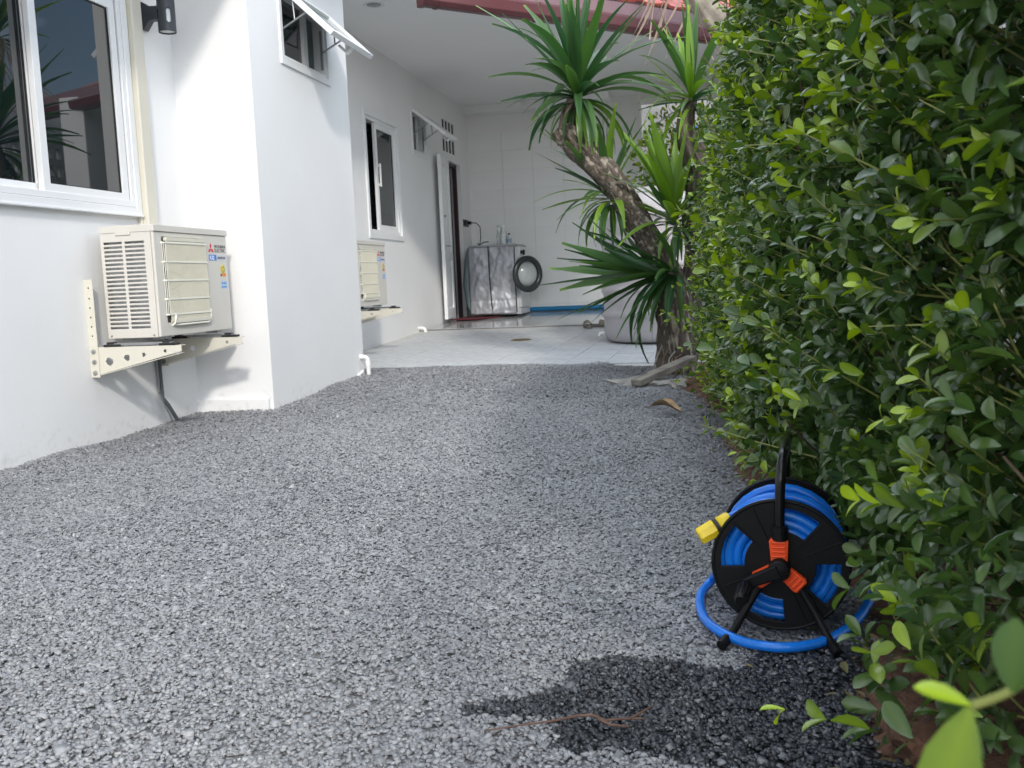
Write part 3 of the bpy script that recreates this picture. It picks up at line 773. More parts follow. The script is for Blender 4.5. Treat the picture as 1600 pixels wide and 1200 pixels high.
ar.prism([(0.0, -0.075), (0.0, 0.065), (0.012, 0.066), (0.050, 0.040), (0.105, 0.038), (0.105, -0.030), (0.050, -0.032), (0.014, -0.078)], 0.05,
         Matrix(((1,0,0,XW), (0,0,1,LY+0.005-0.025), (0,1,0,2.135), (0,0,0,1))))
obj('arm', ar, M_lamp, lm, bevel=0.003)

# ------------------------------------------------------------------ air conditioner (local frame: x=0 front, y along the wall, z up)
def make_ac(loc, label):
    a = root('air_conditioner', loc, label, 'air conditioner', 'outdoor air conditioner units')
    D, Wd, Hh = 0.285, 0.70, 0.54
    k = dict(local=True)
    fan = (0.055, 0.485)
    cs = MB()
    cs.panel(0, Wd, 0.0, 0.505, [(0.070, 0.452, 0.065, 0.480)], 0.016, lambda u, v, d_: (-d_, u, v))             # front
    cs.box((-D, Wd-0.012, 0), (-0.016, Wd, 0.505)); cs.box((-D, 0.012, 0), (-D+0.01, Wd-0.012, 0.505)); cs.box((-D+0.01, 0.014, 0), (-0.016, Wd-0.012, 0.012))
    body = obj('casing', cs, M_case, a, bevel=0.010, segs=3, **k)
    holes = []
    for r in range(21):
        z0 = 0.045 + r * 0.0203
        holes += [(-D+0.016, -D+0.114, z0, z0+0.0112), (-D+0.129, -D+0.232, z0, z0+0.0112)]
    obj('side_grille', MB().panel(-D, -0.0165, 0.0, 0.505, holes, 0.004, lambda u, v, d_: (u, d_, v)), M_case, a, bevel=0.0008, segs=1, **k)
    obj('condenser', MB().box((-D+0.012, 0.028, 0.02), (-0.055, 0.05, 0.50)).box((-D+0.012, 0.05, 0.02), (-D+0.03, 0.60, 0.50)), M_fins, a, **k)
    lid = obj('lid', MB().box((-D-0.004, -0.004, 0.505), (0.006, Wd+0.004, 0.536)).box((-D+0.03, 0.02, 0.536), (-0.03, Wd-0.02, 0.541)), M_case, a, bevel=0.007, segs=2, **k)
    obj('grip', MB().box((-D+0.085, -0.008, 0.492), (-D+0.165, 0.0, 0.506)), M_case, a, bevel=0.003, **k)
    # round fan opening behind the guard
    sh = MB().panel(0.060, 0.460, 0.055, 0.490, [], 0.004, lambda u, v, d_: (-0.075 - d_, u, v))
    obj('shroud', sh, M_case, a, **k)
    ring = MB().lathe([(0.188, -0.02), (0.192, -0.085), (0.186, -0.085), (0.183, -0.02)], Matrix(((0,0,1,0), (1,0,0,0.262), (0,1,0,0.272), (0,0,0,1))), 48)
    obj('fan_ring', ring, M_case, a, **k)
    fanb = MB().lathe([(0.0, -0.045), (0.05, -0.048), (0.055, -0.08)], Matrix(((0,0,1,0), (1,0,0,0.262), (0,1,0,0.272), (0,0,0,1))), 24)
    for q in range(3):
        an = q * 2*PI/3 + 0.4; pts = []
        for rr in (0.05, 0.11, 0.17):
            for da, xx in ((-0.45, -0.085), (0.0, -0.068), (0.45, -0.05)):
                pts.append((xx, 0.262 + rr*math.cos(an+da), 0.272 + rr*math.sin(an+da)))
        fanb.add(pts, [(0,1,4,3), (1,2,5,4), (3,4,7,6), (4,5,8,7)])
    obj('fan', fanb, M_greyp, a, **k)
    # moulded guard: close vertical ribs with a swept-back edge, five cross bars
    g = MB(); nb = 46
    for i in range(nb):
        y = 0.080 + 0.370 * i / (nb-1)
        x = 0.016
        g.box((x-0.0028, y-0.00125, 0.070), (x, y+0.00125, 0.470))
    g.box((-0.002, 0.085, 0.462), (0.017, 0.452, 0.478))
    g.box((-0.002, 0.10, 0.062), (0.018, 0.452, 0.078))
    obj('fan_guard', g, M_creamy, a, **k)
    rr_ = MB()
    for rad in np.arange(0.03, 0.185, 0.0085):
        rr_.tube([(0.0105, 0.262 + rad*math.cos(q*PI/24), 0.272 + rad*math.sin(q*PI/24)) for q in range(48)], 0.0013, 4, closed=True)
    obj('guard_ring', rr_, M_creamy, a, **k)
    for zz in (0.452, 0.360, 0.270, 0.180, 0.105):
        obj('cross_bar', MB().box((0.0155, 0.056, zz-0.0035), (0.0180, 0.454, zz+0.0035)).box((0.0, 0.0555, zz-0.0035), (0.0155, 0.0585, zz+0.0035)), M_bar, a, **k)
    for yy, xx_ in ((0.057, 0.006), (0.062, 0.012), (0.070, 0.016)): obj('side_wire', MB().tube([(xx_, yy, 0.455), (xx_, yy, 0.10)], 0.0018, 6), M_bar, a, **k)
    obj('guard_clip', MB().tube([(0.0, 0.105, 0.050), (0.015, 0.105, 0.062), (0.017, 0.115, 0.095), (0.006, 0.122, 0.108)], 0.006, 8), M_bar, a, **k)
    obj('guard_clip', MB().tube([(0.004, 0.12, 0.055), (0.012, 0.15, 0.052), (0.012, 0.43, 0.052), (0.013, 0.456, 0.07), (0.012, 0.460, 0.12)], 0.005, 8), M_bar, a, **k)
    # badge: three-diamond mark and lettering
    TM = lambda y, z, x=0.0008: Matrix(((0,0,1,x), (1,0,0,y), (0,1,0,z), (0,0,0,1)))
    dm = MB()
    for an in (90, 210, 330):
        c, s_ = math.cos(R(an)), math.sin(R(an)); q = 0.0185
        l2 = math.cos(R(an-30)), math.sin(R(an-30)); r2 = math.cos(R(an+30)), math.sin(R(an+30))
        hh = q / 1.0
        P = [(0, 0), (l2[0]*hh, l2[1]*hh), (l2[0]*hh + r2[0]*hh, l2[1]*hh + r2[1]*hh), (r2[0]*hh, r2[1]*hh)]
        dm.prism(P, 0.0008, TM(0.528, 0.432, 0.0002))
    obj('emblem', dm, M_red, a, **k)
    tx = text_mb('MITSUBISHI', 0.0230, TM(0.565, 0.438)); t2 = text_mb('ELECTRIC', 0.0265, TM(0.565, 0.416))
    tx.add(t2.v, t2.f); obj('lettering', tx, M_greyp, a, **k)
    st = MB().box((0, 0.502, 0.372), (0.0006, 0.582, 0.402)); b1 = obj('badge', st, M_bluep, a, **k)
    obj('lettering', text_mb('R32', 0.030, TM(0.510, 0.3765, 0.0012)), M_whp, a, **k)
    obj('badge', MB().box((0, 0.584, 0.372), (0.0006, 0.690, 0.402)), mat('label_grey', (0.60, 0.63, 0.66), 0.5), a, **k)
    obj('lettering', text_mb('INVERTER', 0.0185, TM(0.592, 0.380, 0.0012)), M_greyp, a, **k)
    sk = MB().lathe([(0.0, 0.001), (0.024, 0.001), (0.026, 0)], TM(0.640, 0.325, 0.0), 18); sk.mi = [0]*len(sk.f)
    e = obj('energy_sticker', sk, M_yel, a, **k)
    obj('sticker_print', MB().lathe([(0.012, 0.0018), (0.019, 0.0018)], TM(0.640, 0.325, 0.0), 14), M_grn, a, **k)
    obj('sticker_print', MB().box((0.0003, 0.630, 0.288), (0.0014, 0.668, 0.304)), M_org, a, **k)
    obj('sticker_print', MB().box((0.0003, 0.612, 0.288), (0.0014, 0.626, 0.302)), M_greyp, a, **k)
    obj('sticker', MB().box((0.0, 0.610, 0.222), (0.0006, 0.676, 0.262)), M_lblue, a, **k)
    sp = MB()
    for q in range(3): sp.box((0.0006, 0.620 + q*0.019, 0.245), (0.0012, 0.630 + q*0.019, 0.257))
    sp.box((0.0006, 0.616, 0.228), (0.0012, 0.67, 0.234))
    obj('sticker_print', sp, M_bluep, a, **k)
    for (x, y) in ((-0.06, 0.10), (-0.23, 0.10), (-0.06, 0.60), (-0.23, 0.60)):
        obj('foot', MB().box((x-0.035, y-0.02, -0.014), (x+0.035, y+0.02, 0.0)), M_steel, a, bevel=0.002, **k)
    for p in ((-D+0.02, 0.012), (-0.035, 0.012)):
        obj('screw', MB().lathe([(0, -0.006), (0.0035, -0.006), (0.004, 0)], Matrix(((1,0,0,p[0]), (0,0,1,0), (0,1,0,p[1]), (0,0,0,1))), 10), M_steel, a, **k)
    return a
ac1 = make_ac((-2.60, 4.165, 0.452), 'nearer cream outdoor air conditioner with louvred side, below the left window')
ac2 = copy_tree(ac1); ac2.location = (-2.795, 7.325, 0.492)
ac2['label'] = 'farther cream air conditioner half hidden behind the projecting wall, under the carport window'

def make_bracket(label):
    b = root('wall_bracket', (0, 0, 0), label, 'bracket', 'steel brackets under the air conditioners')
    k = dict(local=True)
    hl = []
    up_ = MB().panel(0.0, 0.046, 0.0, 0.47, [(0.019, 0.027, z-0.004, z+0.004) for z in (0.20, 0.245, 0.29, 0.335, 0.38, 0.43)], 0.004, lambda u, v, d_: (u, -0.024 + d_, v))
    up_.box((0.0, -0.0195, 0.0), (0.004, 0.02, 0.47))
    obj('wall_plate', up_, M_cream, b, bevel=0.0010, **k)
    # tapered web with punched holes (faces -y), folded top
    Lb = 0.485; web = MB(); n = 24
    holes = [(0.100, 0.076, 0.019), (0.195, 0.092, 0.015), (0.285, 0.104, 0.010), (0.40, 0.119, 0.008)]
    us = np.linspace(0.030, Lb, 93); vs_ = np.linspace(0, 1, 29)
    P = {}
    V = []; F = []
    def zz(u, t): lo = 0.004 + (0.112) * (u / Lb); hi = 0.142; return lo + (hi - lo) * t
    for i, u in enumerate(us):
        for j, t in enumerate(vs_): P[(i, j)] = len(V); V.append((u, -0.018, zz(u, t)))
    for i in range(len(us)-1):
        for j in range(len(vs_)-1):
            cu, cz = (us[i]+us[i+1])/2, (zz(us[i], vs_[j]) + zz(us[i+1], vs_[j+1]))/2
            if any((cu-h[0])**2 + (cz-h[1])**2 < h[2]**2 for h in holes): continue
            F.append((P[(i, j)], P[(i+1, j)], P[(i+1, j+1)], P[(i, j+1)]))
    web.add(V, F)
    wo = obj('web', web, M_cream, b, **k)
    s_ = wo.modifiers.new('solidify', 'SOLIDIFY'); s_.thickness = 0.003
    obj('top_flange', MB().box((0.030, -0.018, 0.142), (Lb, 0.022, 0.145)), M_cream, b, **k)
    obj('bottom_flange', MB().add([(0.006, -0.018, 0.004), (Lb, -0.018, 0.110), (Lb, 0.006, 0.110), (0.006, 0.006, 0.004), (0.006, -0.018, 0.001), (Lb, -0.018, 0.107), (Lb, 0.006, 0.107), (0.006, 0.006, 0.001)],
        [(0,1,2,3), (4,5,6,7), (0,1,5,4), (1,2,6,5), (2,3,7,6), (3,0,4,7)]), M_cream, b, **k)
    for z in (0.022, 0.075, 0.125):
        obj('bolt', MB().lathe([(0, 0.012), (0.007, 0.012), (0.008, 0.006), (0.011, 0.0055), (0.011, 0.0)], Matrix(((1,0,0,0.023), (0,0,-1,-0.024), (0,1,0,z), (0,0,0,1))), 8, smooth=False), M_steel, b, **k)
    obj('mounting_rail', MB().box((0.10, -0.015, 0.149), (0.43, 0.012, 0.162)), M_steel, b, bevel=0.002, **k)
    for x in (0.11, 0.405):
        obj('rubber_pad', MB().box((x-0.035, -0.022, 0.1455), (x+0.055, 0.016, 0.157)).box((x-0.02, -0.016, 0.157), (x+0.02, 0.012, 0.168)), M_rubber, b, bevel=0.003, **k)
    return b
b1 = make_bracket('nearer perforated cream steel bracket holding the near air conditioner')
b1.location = (XW, 4.125, 0.27)
for loc, lab in (((XW, 4.72, 0.27), 'farther cream steel bracket under the near air conditioner, beside the drain hose'),
                 ((XC, 7.42, 0.31), 'cream bracket arm at the hidden end of the farther air conditioner'),
                 ((XC, 7.95, 0.31), 'cream bracket under the logo end of the farther air conditioner')):
    b = copy_tree(b1); b.location = loc; b['label'] = lab
obj('tie_rail', MB().box((-2.745, 4.10, 0.335), (-2.695, 4.30, 0.350)), M_steel, b1, local=False, origin=None) if False else None

dh = root('drain_hose', (-2.90, 4.68, -0.04), 'dark drain hose hanging from the near air conditioner into the gravel', 'hose')
obj('hose', MB().tube([(-2.84, 4.63, 0.44), (-2.925, 4.655, 0.36), (-2.935, 4.66, 0.25), (-2.935, 4.665, 0.10), (-2.915, 4.68, 0.06), (-2.895, 4.71, -0.01), (-2.88, 4.735, -0.06)], 0.0105, 10), M_cable, dh)
obj('power_cable', MB().tube([(-2.85, 4.60, 0.44), (-2.938, 4.642, 0.33), (-2.938, 4.645, 0.12), (-2.925, 4.67, 0.05), (-2.90, 4.69, -0.03)], 0.005, 8), M_steel, dh)
obj('cable_tie', MB().tube([(-2.937 + 0.014*math.cos(q*PI/6), 4.662 + 0.014*math.sin(q*PI/6), 0.13) for q in range(12)], 0.002, 5, closed=True).box((-2.935, 4.636, 0.128), (-2.931, 4.652, 0.133)), M_greyp, dh)

ep = root('elbow_pipe', (XP, 6.47, 0.04), 'white plastic elbow pipe at the foot of the projecting wall corner', 'pipe')
arc = [(XP-0.02, 6.47, 0.155), (XP+0.025, 6.47, 0.155)] + [(XP+0.025+0.03*math.sin(a), 6.47, 0.125+0.03*math.cos(a)) for a in np.linspace(0.3, PI/2, 5)] + [(XP+0.055, 6.47, 0.08), (XP+0.055, 6.47, 0.0)]
obj('elbow', MB().tube(arc, 0.0145, 14), M_white, ep)
obj('collar', MB().tube([(XP+0.055, 6.47, 0.125), (XP+0.055, 6.47, 0.088)], 0.018, 14), M_white, ep)
obj('collar', MB().tube([(XP+0.0, 6.47, 0.155), (XP+0.022, 6.47, 0.155)], 0.018, 14), M_white, ep)
pv = root('pipe_offcut', (XP+0.02, 6.40, 0.03), 'short white pipe stub slanting beside the elbow pipe', 'pipe')
obj('pipe', MB().tube([(XP-0.01, 6.40, 0.015), (XP+0.035, 6.42, 0.062)], 0.011, 12), M_white, pv)
sp = root('floor_pipe', (XC, 9.92, 0.13), 'small white bent pipe end where the carport wall meets the floor', 'pipe')
obj('elbow', MB().tube([(XC-0.01, 9.92, 0.185), (XC+0.04, 9.92, 0.185), (XC+0.065, 9.92, 0.175), (XC+0.075, 9.92, 0.15), (XC+0.075, 9.92, 0.12)], 0.018, 10), M_white, sp)

# ------------------------------------------------------------------ carport contents
WZ = 0.218
wm = root('washing_machine', (-2.66, 11.9, WZ), 'white front loading washing machine with its round door open', 'washing machine')
obj('cabinet', MB().box((-2.935, 11.61, WZ+0.02), (-2.352, 12.20, WZ+0.845)), mat('washer_enamel', (0.70, 0.71, 0.72), 0.3), wm, bevel=0.008)
obj('top', MB().box((-2.94, 11.60, WZ+0.845), (-2.345, 12.21, WZ+0.87)), mat('washer_top', (0.28, 0.29, 0.30), 0.4), wm, bevel=0.006)
fp = obj('front_panel', MB().box((-2.352, 11.61, WZ+0.10), (-2.318, 12.20, WZ+0.70)).box((-2.352, 11.61, WZ+0.02), (-2.325, 12.20, WZ+0.092)), mat('washer_front', (0.66, 0.67, 0.68), 0.3), wm, bevel=0.006)
cp = obj('control_panel', MB().box((-2.352, 11.61, WZ+0.71), (-2.312, 12.20, WZ+0.845)), mat('washer_panel', (0.66, 0.67, 0.68), 0.3), wm, bevel=0.006)
for yy, rr in ((11.66, 0.020), (11.72, 0.012), (11.80, 0.034)):
    obj('knob', MB().lathe([(0, 0.022), (rr*0.9, 0.022), (rr, 0.0)], Matrix(((0,0,1,-2.312), (1,0,0,yy), (0,1,0,WZ+0.775), (0,0,0,1))), 16), M_black, cp)
DM = Matrix.Translation((-2.215, 11.55, WZ+0.505)) @ Matrix.Rotation(R(48), 4, 'Z') @ Matrix.Rotation(R(90), 4, 'X')
wd = obj('door', MB().lathe([(0.150, -0.03), (0.205, -0.03), (0.222, -0.01), (0.222, 0.012), (0.205, 0.030), (0.165, 0.030), (0.150, 0.012), (0.150, -0.03)], DM, 40), mat('washer_door', (0.03, 0.035, 0.037), 0.25), wm)
obj('door_glass', MB().lathe([(0.0, 0.055), (0.08, 0.045), (0.13, 0.02), (0.152, -0.01)], DM, 32), mat('washer_glass', (0.36, 0.40, 0.40), 0.12, var=0.2, scale=6), wm)
obj('hinge', MB().tube([(-2.32, 11.70, WZ+0.505), DM @ Vector((0.21, 0, 0))], 0.018, 8), M_steel, wm)
for yy in (11.66, 12.15):
    obj('foot', MB().lathe([(0.02, 0.0), (0.02, 0.025)], Matrix.Translation((-2.40, yy, WZ)), 10), M_black, wm)
# crinkled silver cover
def cover():
    mb = MB(); nx, nz = 46, 56
    ys, x0, x1 = 11.592, -2.950, -2.372
    V = []; F = []
    for j in range(nz+1):
        for i in range(nx+1):
            u, t = i/nx, j/nz
            x = x0 + (x1-x0)*u; z = WZ+0.035 + 0.815*t
            cr_ = 0.030*mnoise.fractal(Vector((x*7, z*4.5, 1.3)), 1.0, 2.1, 3) + 0.014*abs(mnoise.noise(Vector((x*16+z*5, z*9-x*6, 4.0)))) + 0.010*abs(mnoise.noise(Vector((x*22-z*9, z*12+x*4, 8.0))))
            seam = -0.012*math.exp(-((u-0.42-0.05*(1-t))/0.012)**2)
            hem = -0.010*math.exp(-((t-0.20)/0.012)**2)
            bul = 0.03*(1-t)*math.sin(u*PI)
            edge = min(1, min(u, 1-u)*8)
            V.append((x + 0.012*(1-t)*(u-0.5), ys - 0.012 - (float(cr_)+bul)*edge - seam*0 - hem*0 + (0.010 if abs(u-0.42-0.05*(1-t)) < 0.014 else 0) + (0.006 if abs(t-0.20) < 0.012 else 0), z))
    for j in range(nz):
        for i in range(nx): F.append((j*(nx+1)+i, j*(nx+1)+i+1, (j+1)*(nx+1)+i+1, (j+1)*(nx+1)+i))
    mb.add(V, F, 0, True); return mb
cv = root('machine_cover', (-2.66, 11.59, WZ), 'crinkled silver protective cover draped over the washing machine side', 'cover')
o_ = obj('side_sheet', cover(), M_silver, cv); m_ = o_.modifiers.new('solidify', 'SOLIDIFY'); m_.thickness = 0.003
obj('top_sheet', MB().box((-2.955, 11.585, WZ+0.853), (-2.362, 12.21, WZ+0.882)), mat('cover_top', (0.30, 0.31, 0.33), 0.5, bump=0.2, bscale=20), cv, bevel=0.006)
obj('zip', MB().tube([(-2.70, 11.572, WZ+0.86), (-2.695, 11.562, WZ+0.5), (-2.68, 11.545, WZ+0.24), (-2.668, 11.545, WZ+0.04)], 0.007, 6), M_seal, cv)
obj('strap', MB().tube([(-2.372, 11.57, WZ+0.84), (-2.376, 11.565, WZ+0.4), (-2.366, 11.56, WZ+0.05)], 0.006, 6), M_seal, cv)
obj('back_sheet', MB().tube([(-2.945, 11.60, WZ+0.84), (-2.985, 11.70, WZ+0.70), (-3.01, 11.70, WZ+0.4), (-2.97, 11.66, WZ+0.12), (-2.93, 11.62, WZ+0.03)], [0.03, 0.055, 0.06, 0.045, 0.02], 10), mat('cover_back', (0.20, 0.27, 0.28), 0.4), cv)

def bottle(name, loc, prof, m, capm, caph, label):
    b = root(name, loc, label, 'bottle')
    obj('body', MB().lathe(prof, None, 18), m, b, local=True)
    r, z = prof[-1]
    obj('cap', MB().lathe([(r*1.15, z-0.002), (r*1.15, z+caph), (0, z+caph)], None, 14), capm, b, local=True)
    return b
TZ = WZ + 0.882
bottle('spray_bottle', (-2.545, 11.78, TZ), [(0, 0), (0.042, 0.0), (0.044, 0.01), (0.044, 0.10), (0.036, 0.16), (0.020, 0.20), (0.016, 0.215)], M_clear, M_whp, 0.02, 'taller clear bottle standing on the washing machine')
bt = bottle('detergent_bottle', (-2.47, 11.76, TZ), [(0, 0), (0.030, 0.0), (0.032, 0.01), (0.032, 0.075), (0.020, 0.105), (0.013, 0.118)], M_clear, M_black, 0.018, 'shorter bottle with dark cap on the washing machine')
obj('wrapper', MB().lathe([(0.0327, 0.02), (0.0327, 0.07)], None, 18), M_water, bt, local=True)
pk = root('plastic_bag', (-2.60, 11.80, TZ), 'crumpled clear plastic bag behind the bottles on the washing machine', 'bag')
bag = MB(); n = 10
vs = []; fs = []
for i in range(9):
    for k in range(n):
        a = 2*PI*k/n; r = 0.045*(1 - 0.3*i/8) * (1 + 0.35*math.sin(3*a + i*1.3) + 0.15*math.sin(7*a - i))
        vs.append((r*math.cos(a)*0.9, r*math.sin(a)*0.6, 0.24*i/8))
for i in range(8):
    for k in range(n): fs.append((i*n+k, i*n+(k+1) % n, (i+1)*n+(k+1) % n, (i+1)*n+k))
bag.add(vs, fs, 0, False); obj('film', bag, M_clear, pk, local=True)

po = root('power_outlet', (XC, 12.12, 1.41), 'dark power outlet in the rear corner above the washing machine', 'outlet')
obj('plate', MB().box((XC+0.001, 12.03, 1.365), (XC+0.012, 12.28, 1.455)), M_lamp, po, bevel=0.003)
obj('socket', MB().box((XC+0.012, 12.06, 1.38), (XC+0.022, 12.13, 1.44)), M_black, po, bevel=0.002)
cdo = obj('power_cord', MB().tube([(XC+0.06, 12.20, 1.415), (XC+0.13, 12.2, 1.41), (XC+0.18, 12.2, 1.36), (XC+0.185, 12.19, 1.22), (XC+0.175, 12.16, 1.12), (XC+0.19, 12.0, TZ+0.03), (-2.90, 11.86, TZ+0.035), (-2.86, 11.80, TZ+0.012), (-2.80, 11.78, TZ+0.04), (-2.74, 11.79, TZ+0.045)], 0.006, 8), M_black, wm)
obj('plug', MB().box((XC+0.022, 12.17, 1.395), (XC+0.065, 12.23, 1.435)), M_black, cdo, bevel=0.005)
obj('doormat', MB().prism([(-3.08, 11.08), (-2.78, 11.12), (-2.58, 11.60), (-3.08, 11.90)], 0.012, Matrix.Translation((0, 0, floor_z(11.5)+0.002))), M_maroon, bevel=0.003,
    label='dark red doormat on the glossy floor by the open door', cat='doormat')
bp_ = root('blue_pipe', (-1.8, 12.38, 0.27), 'long blue pipe lying along the foot of the rear wall', 'pipe')
obj('pipe', MB().tube([(-2.75, 12.39, floor_z(12.39)+0.034), (-1.30, 12.39, floor_z(12.39)+0.034)], 0.030, 16), M_blue, bp_)
obj('socket', MB().tube([(-1.50, 12.39, floor_z(12.39)+0.034), (-1.38, 12.39, floor_z(12.39)+0.034)], 0.0335, 16), M_blue, bp_)

def slipper(loc, rz, label):
    s = root('slipper', loc, label, 'slipper', 'slippers by the water tank', rz)
    out_ = [(0.035*math.cos(a)*(1.15 if math.sin(a) > 0 else 0.9), 0.125*math.sin(a)) for a in np.linspace(0, 2*PI, 20, endpoint=False)]
    obj('sole', MB().prism(out_, 0.028, Matrix.Translation((0, 0, 0.0))), M_sandal, s, local=True, bevel=0.006)
    V = []; F = []
    for j in range(6):
        y = -0.005 + 0.085*j/5
        for i in range(13):
            a = PI*i/12; V.append((0.047*math.cos(a), y, 0.016 + (0.062 - 0.02*j/5)*math.sin(a)))
    for j in range(5):
        for i in range(12): F.append((j*13+i, j*13+i+1, (j+1)*13+i+1, (j+1)*13+i))
    st = obj('strap', MB().add(V, F, 0, True), M_sandal, s, local=True)
    m_ = st.modifiers.new('solidify', 'SOLIDIFY'); m_.thickness = 0.008
    obj('insole', MB().prism([(x*0.85, y*0.93) for x, y in out_], 0.003, Matrix.Translation((0, 0, 0.0275))), M_sandalb, s, local=True)
    return s
slipper((-1.27, 9.72, slope_z(9.72)+0.004), R(-160), 'open toed grey slipper farther from the water tank')
slipper((-1.13, 9.76, slope_z(9.76)+0.004), R(-115), 'open toed grey slipper next to the water tank')
fd = root('floor_drain', (-1.76, 8.72, slope_z(8.72)), 'small round brass drain in the carport tiles', 'drain')
obj('rim', MB().lathe([(0.075, 0.0), (0.082, 0.003), (0.095, 0.004), (0.098, 0.0)], Matrix.Rotation(tilt, 4, 'X'), 24), M_brass, fd, local=True)
gr = MB()
for q in range(-3, 4): gr.box((-math.sqrt(max(0.0, 0.075**2-(q*0.02)**2)), q*0.02-0.006, -0.002), (math.sqrt(max(0.0, 0.075**2-(q*0.02)**2)), q*0.02+0.006, 0.003), 0, Matrix.Rotation(tilt, 4, 'X'))
obj('grate', gr, M_brass, fd, local=True)

tk = root('water_tank', (-0.48, 8.43, slope_z(8.43)), 'large ribbed grey plastic water tank behind the tree', 'water tank')
pr = [(0.0, 0.0), (0.40, 0.0), (0.445, 0.02), (0.462, 0.06)]
z = 0.06
for k in range(5):
    pr += [(0.465, z+0.03), (0.465, z+0.125), (0.470, z+0.15), (0.482, z+0.16), (0.482, z+0.19), (0.470, z+0.20), (0.462, z+0.212)]; z += 0.205
pr += [(0.455, z+0.05), (0.40, z+0.12), (0.25, z+0.17), (0.22, z+0.18), (0.22, z+0.21), (0, z+0.215)]
obj('shell', MB().lathe(pr, None, 56), M_tank, tk, local=True)
obj('outlet', MB().tube([(-0.46, -0.08, 0.075), (-0.50, -0.085, 0.075), (-0.505, -0.085, 0.05)], 0.014, 10), M_white, tk, local=True)

# ------------------------------------------------------------------ surroundings glimpsed between the plants or mirrored in the panes
bw = root('boundary_wall', (2.0, 10, 0), 'grey boundary wall with rows of square ventilation holes', 'wall')
holes = []
for r_ in range(2):
    for c_ in range(30):
        holes.append((7.9 + c_*0.17, 7.9 + c_*0.17 + 0.105, 2.20 + r_*0.22, 2.20 + r_*0.22 + 0.135))
obj('panel', MB().panel(7.6, 13.5, -0.2, 3.2, holes, 0.10, lambda u, v, d_: (2.2 + d_, u, v)), M_nwall, bw)
pst = root('carport_post', (0.95, 10.0, 0), 'square grey carport post beyond the hedge', 'post')
obj('shaft', MB().box((0.95, 9.80, 0.05), (1.25, 10.30, ZC)), M_wall, pst, bevel=0.01)
obj('base', MB().box((0.93, 9.78, 0.04), (1.27, 10.32, 0.2)), M_wall, pst, bevel=0.006)
M_pale = mat('pale_old_render', (0.34, 0.34, 0.33), 0.85, var=0.3, scale=2.5)
fw = root('rear_fence_wall', (0, 15, 0), 'pale rendered wall beyond the open end of the carport', 'wall')
obj('panel', MB().panel(-2.5, 6.0, -0.2, 3.4, [], 0.12, fy(15.0)), M_pale, fw)
obj('coping', MB().box((-2.5, 14.95, 3.401), (6.0, 15.17, 3.45)), M_conc, fw, bevel=0.01)
tp = root('roof_pipe', (-0.7, 14.9, 2.05), 'short blue pipe fixed along the pale wall beyond the carport', 'pipe')
obj('pipe', MB().tube([(-0.55, 14.92, 2.78), (-0.20, 14.92, 2.80)], 0.03, 12), M_blue, tp)

# ------------------------------------------------------------------ strap leaved tree
def strap_mesh(name, m, droop, tone, width=0.5, twist=0.0, seg=9):
    me = bpy.data.meshes.new(name)
    V = []; F = []; T = []
    for i in range(seg+1):
        t = i/seg
        w_ = (0.55 + 0.45*min(1, t/0.35)) * (1 - max(0, (t-0.45)/0.55)**1.7) * width
        w_ = max(w_, 0.012)
        a = droop * t
        if abs(droop) < 1e-4: x, z = t, 0
        else: x, z = math.sin(a)/droop, -(1-math.cos(a))/droop
        nx, nz = math.sin(a), math.cos(a)
        for s_ in (-1, -0.5, 0, 0.5, 1):
            lift = 0.30*abs(s_)*w_
            tw = twist*t
            V.append((x + nx*(lift + s_*w_*math.sin(tw)), s_*w_*math.cos(tw), z + nz*(lift + s_*w_*math.sin(tw))))
            T.append(tone + (0.35 if t > 0.93 else 0.0) - (0.06 if s_ == 0 else 0))
    for i in range(seg):
        for k in range(4): F.append((i*5+k, i*5+k+1, (i+1)*5+k+1, (i+1)*5+k))
    me.from_pydata(V, [], F); me.materials.append(m)
    me.polygons.foreach_set('use_smooth', [True]*len(F))
    a_ = me.attributes.new('tone', 'FLOAT', 'POINT'); a_.data.foreach_set('value', T)
    return me
YM = {}
for tn, tone in (('dark', 0.02), ('mid', 0.22), ('lime', 0.62)):
    for dk, dr_ in enumerate((0.05, 0.35, 0.8, 1.5)):
        YM[(tn, dk)] = [strap_mesh('leaf', M_yleaf, dr_, tone, 0.052, tw) for tw in (-0.35, 0.4)]
DEADM = [strap_mesh('dead_leaf', M_dead, dr_, 0.4, 0.018, 2.0) for dr_ in (0.3, 0.9)]

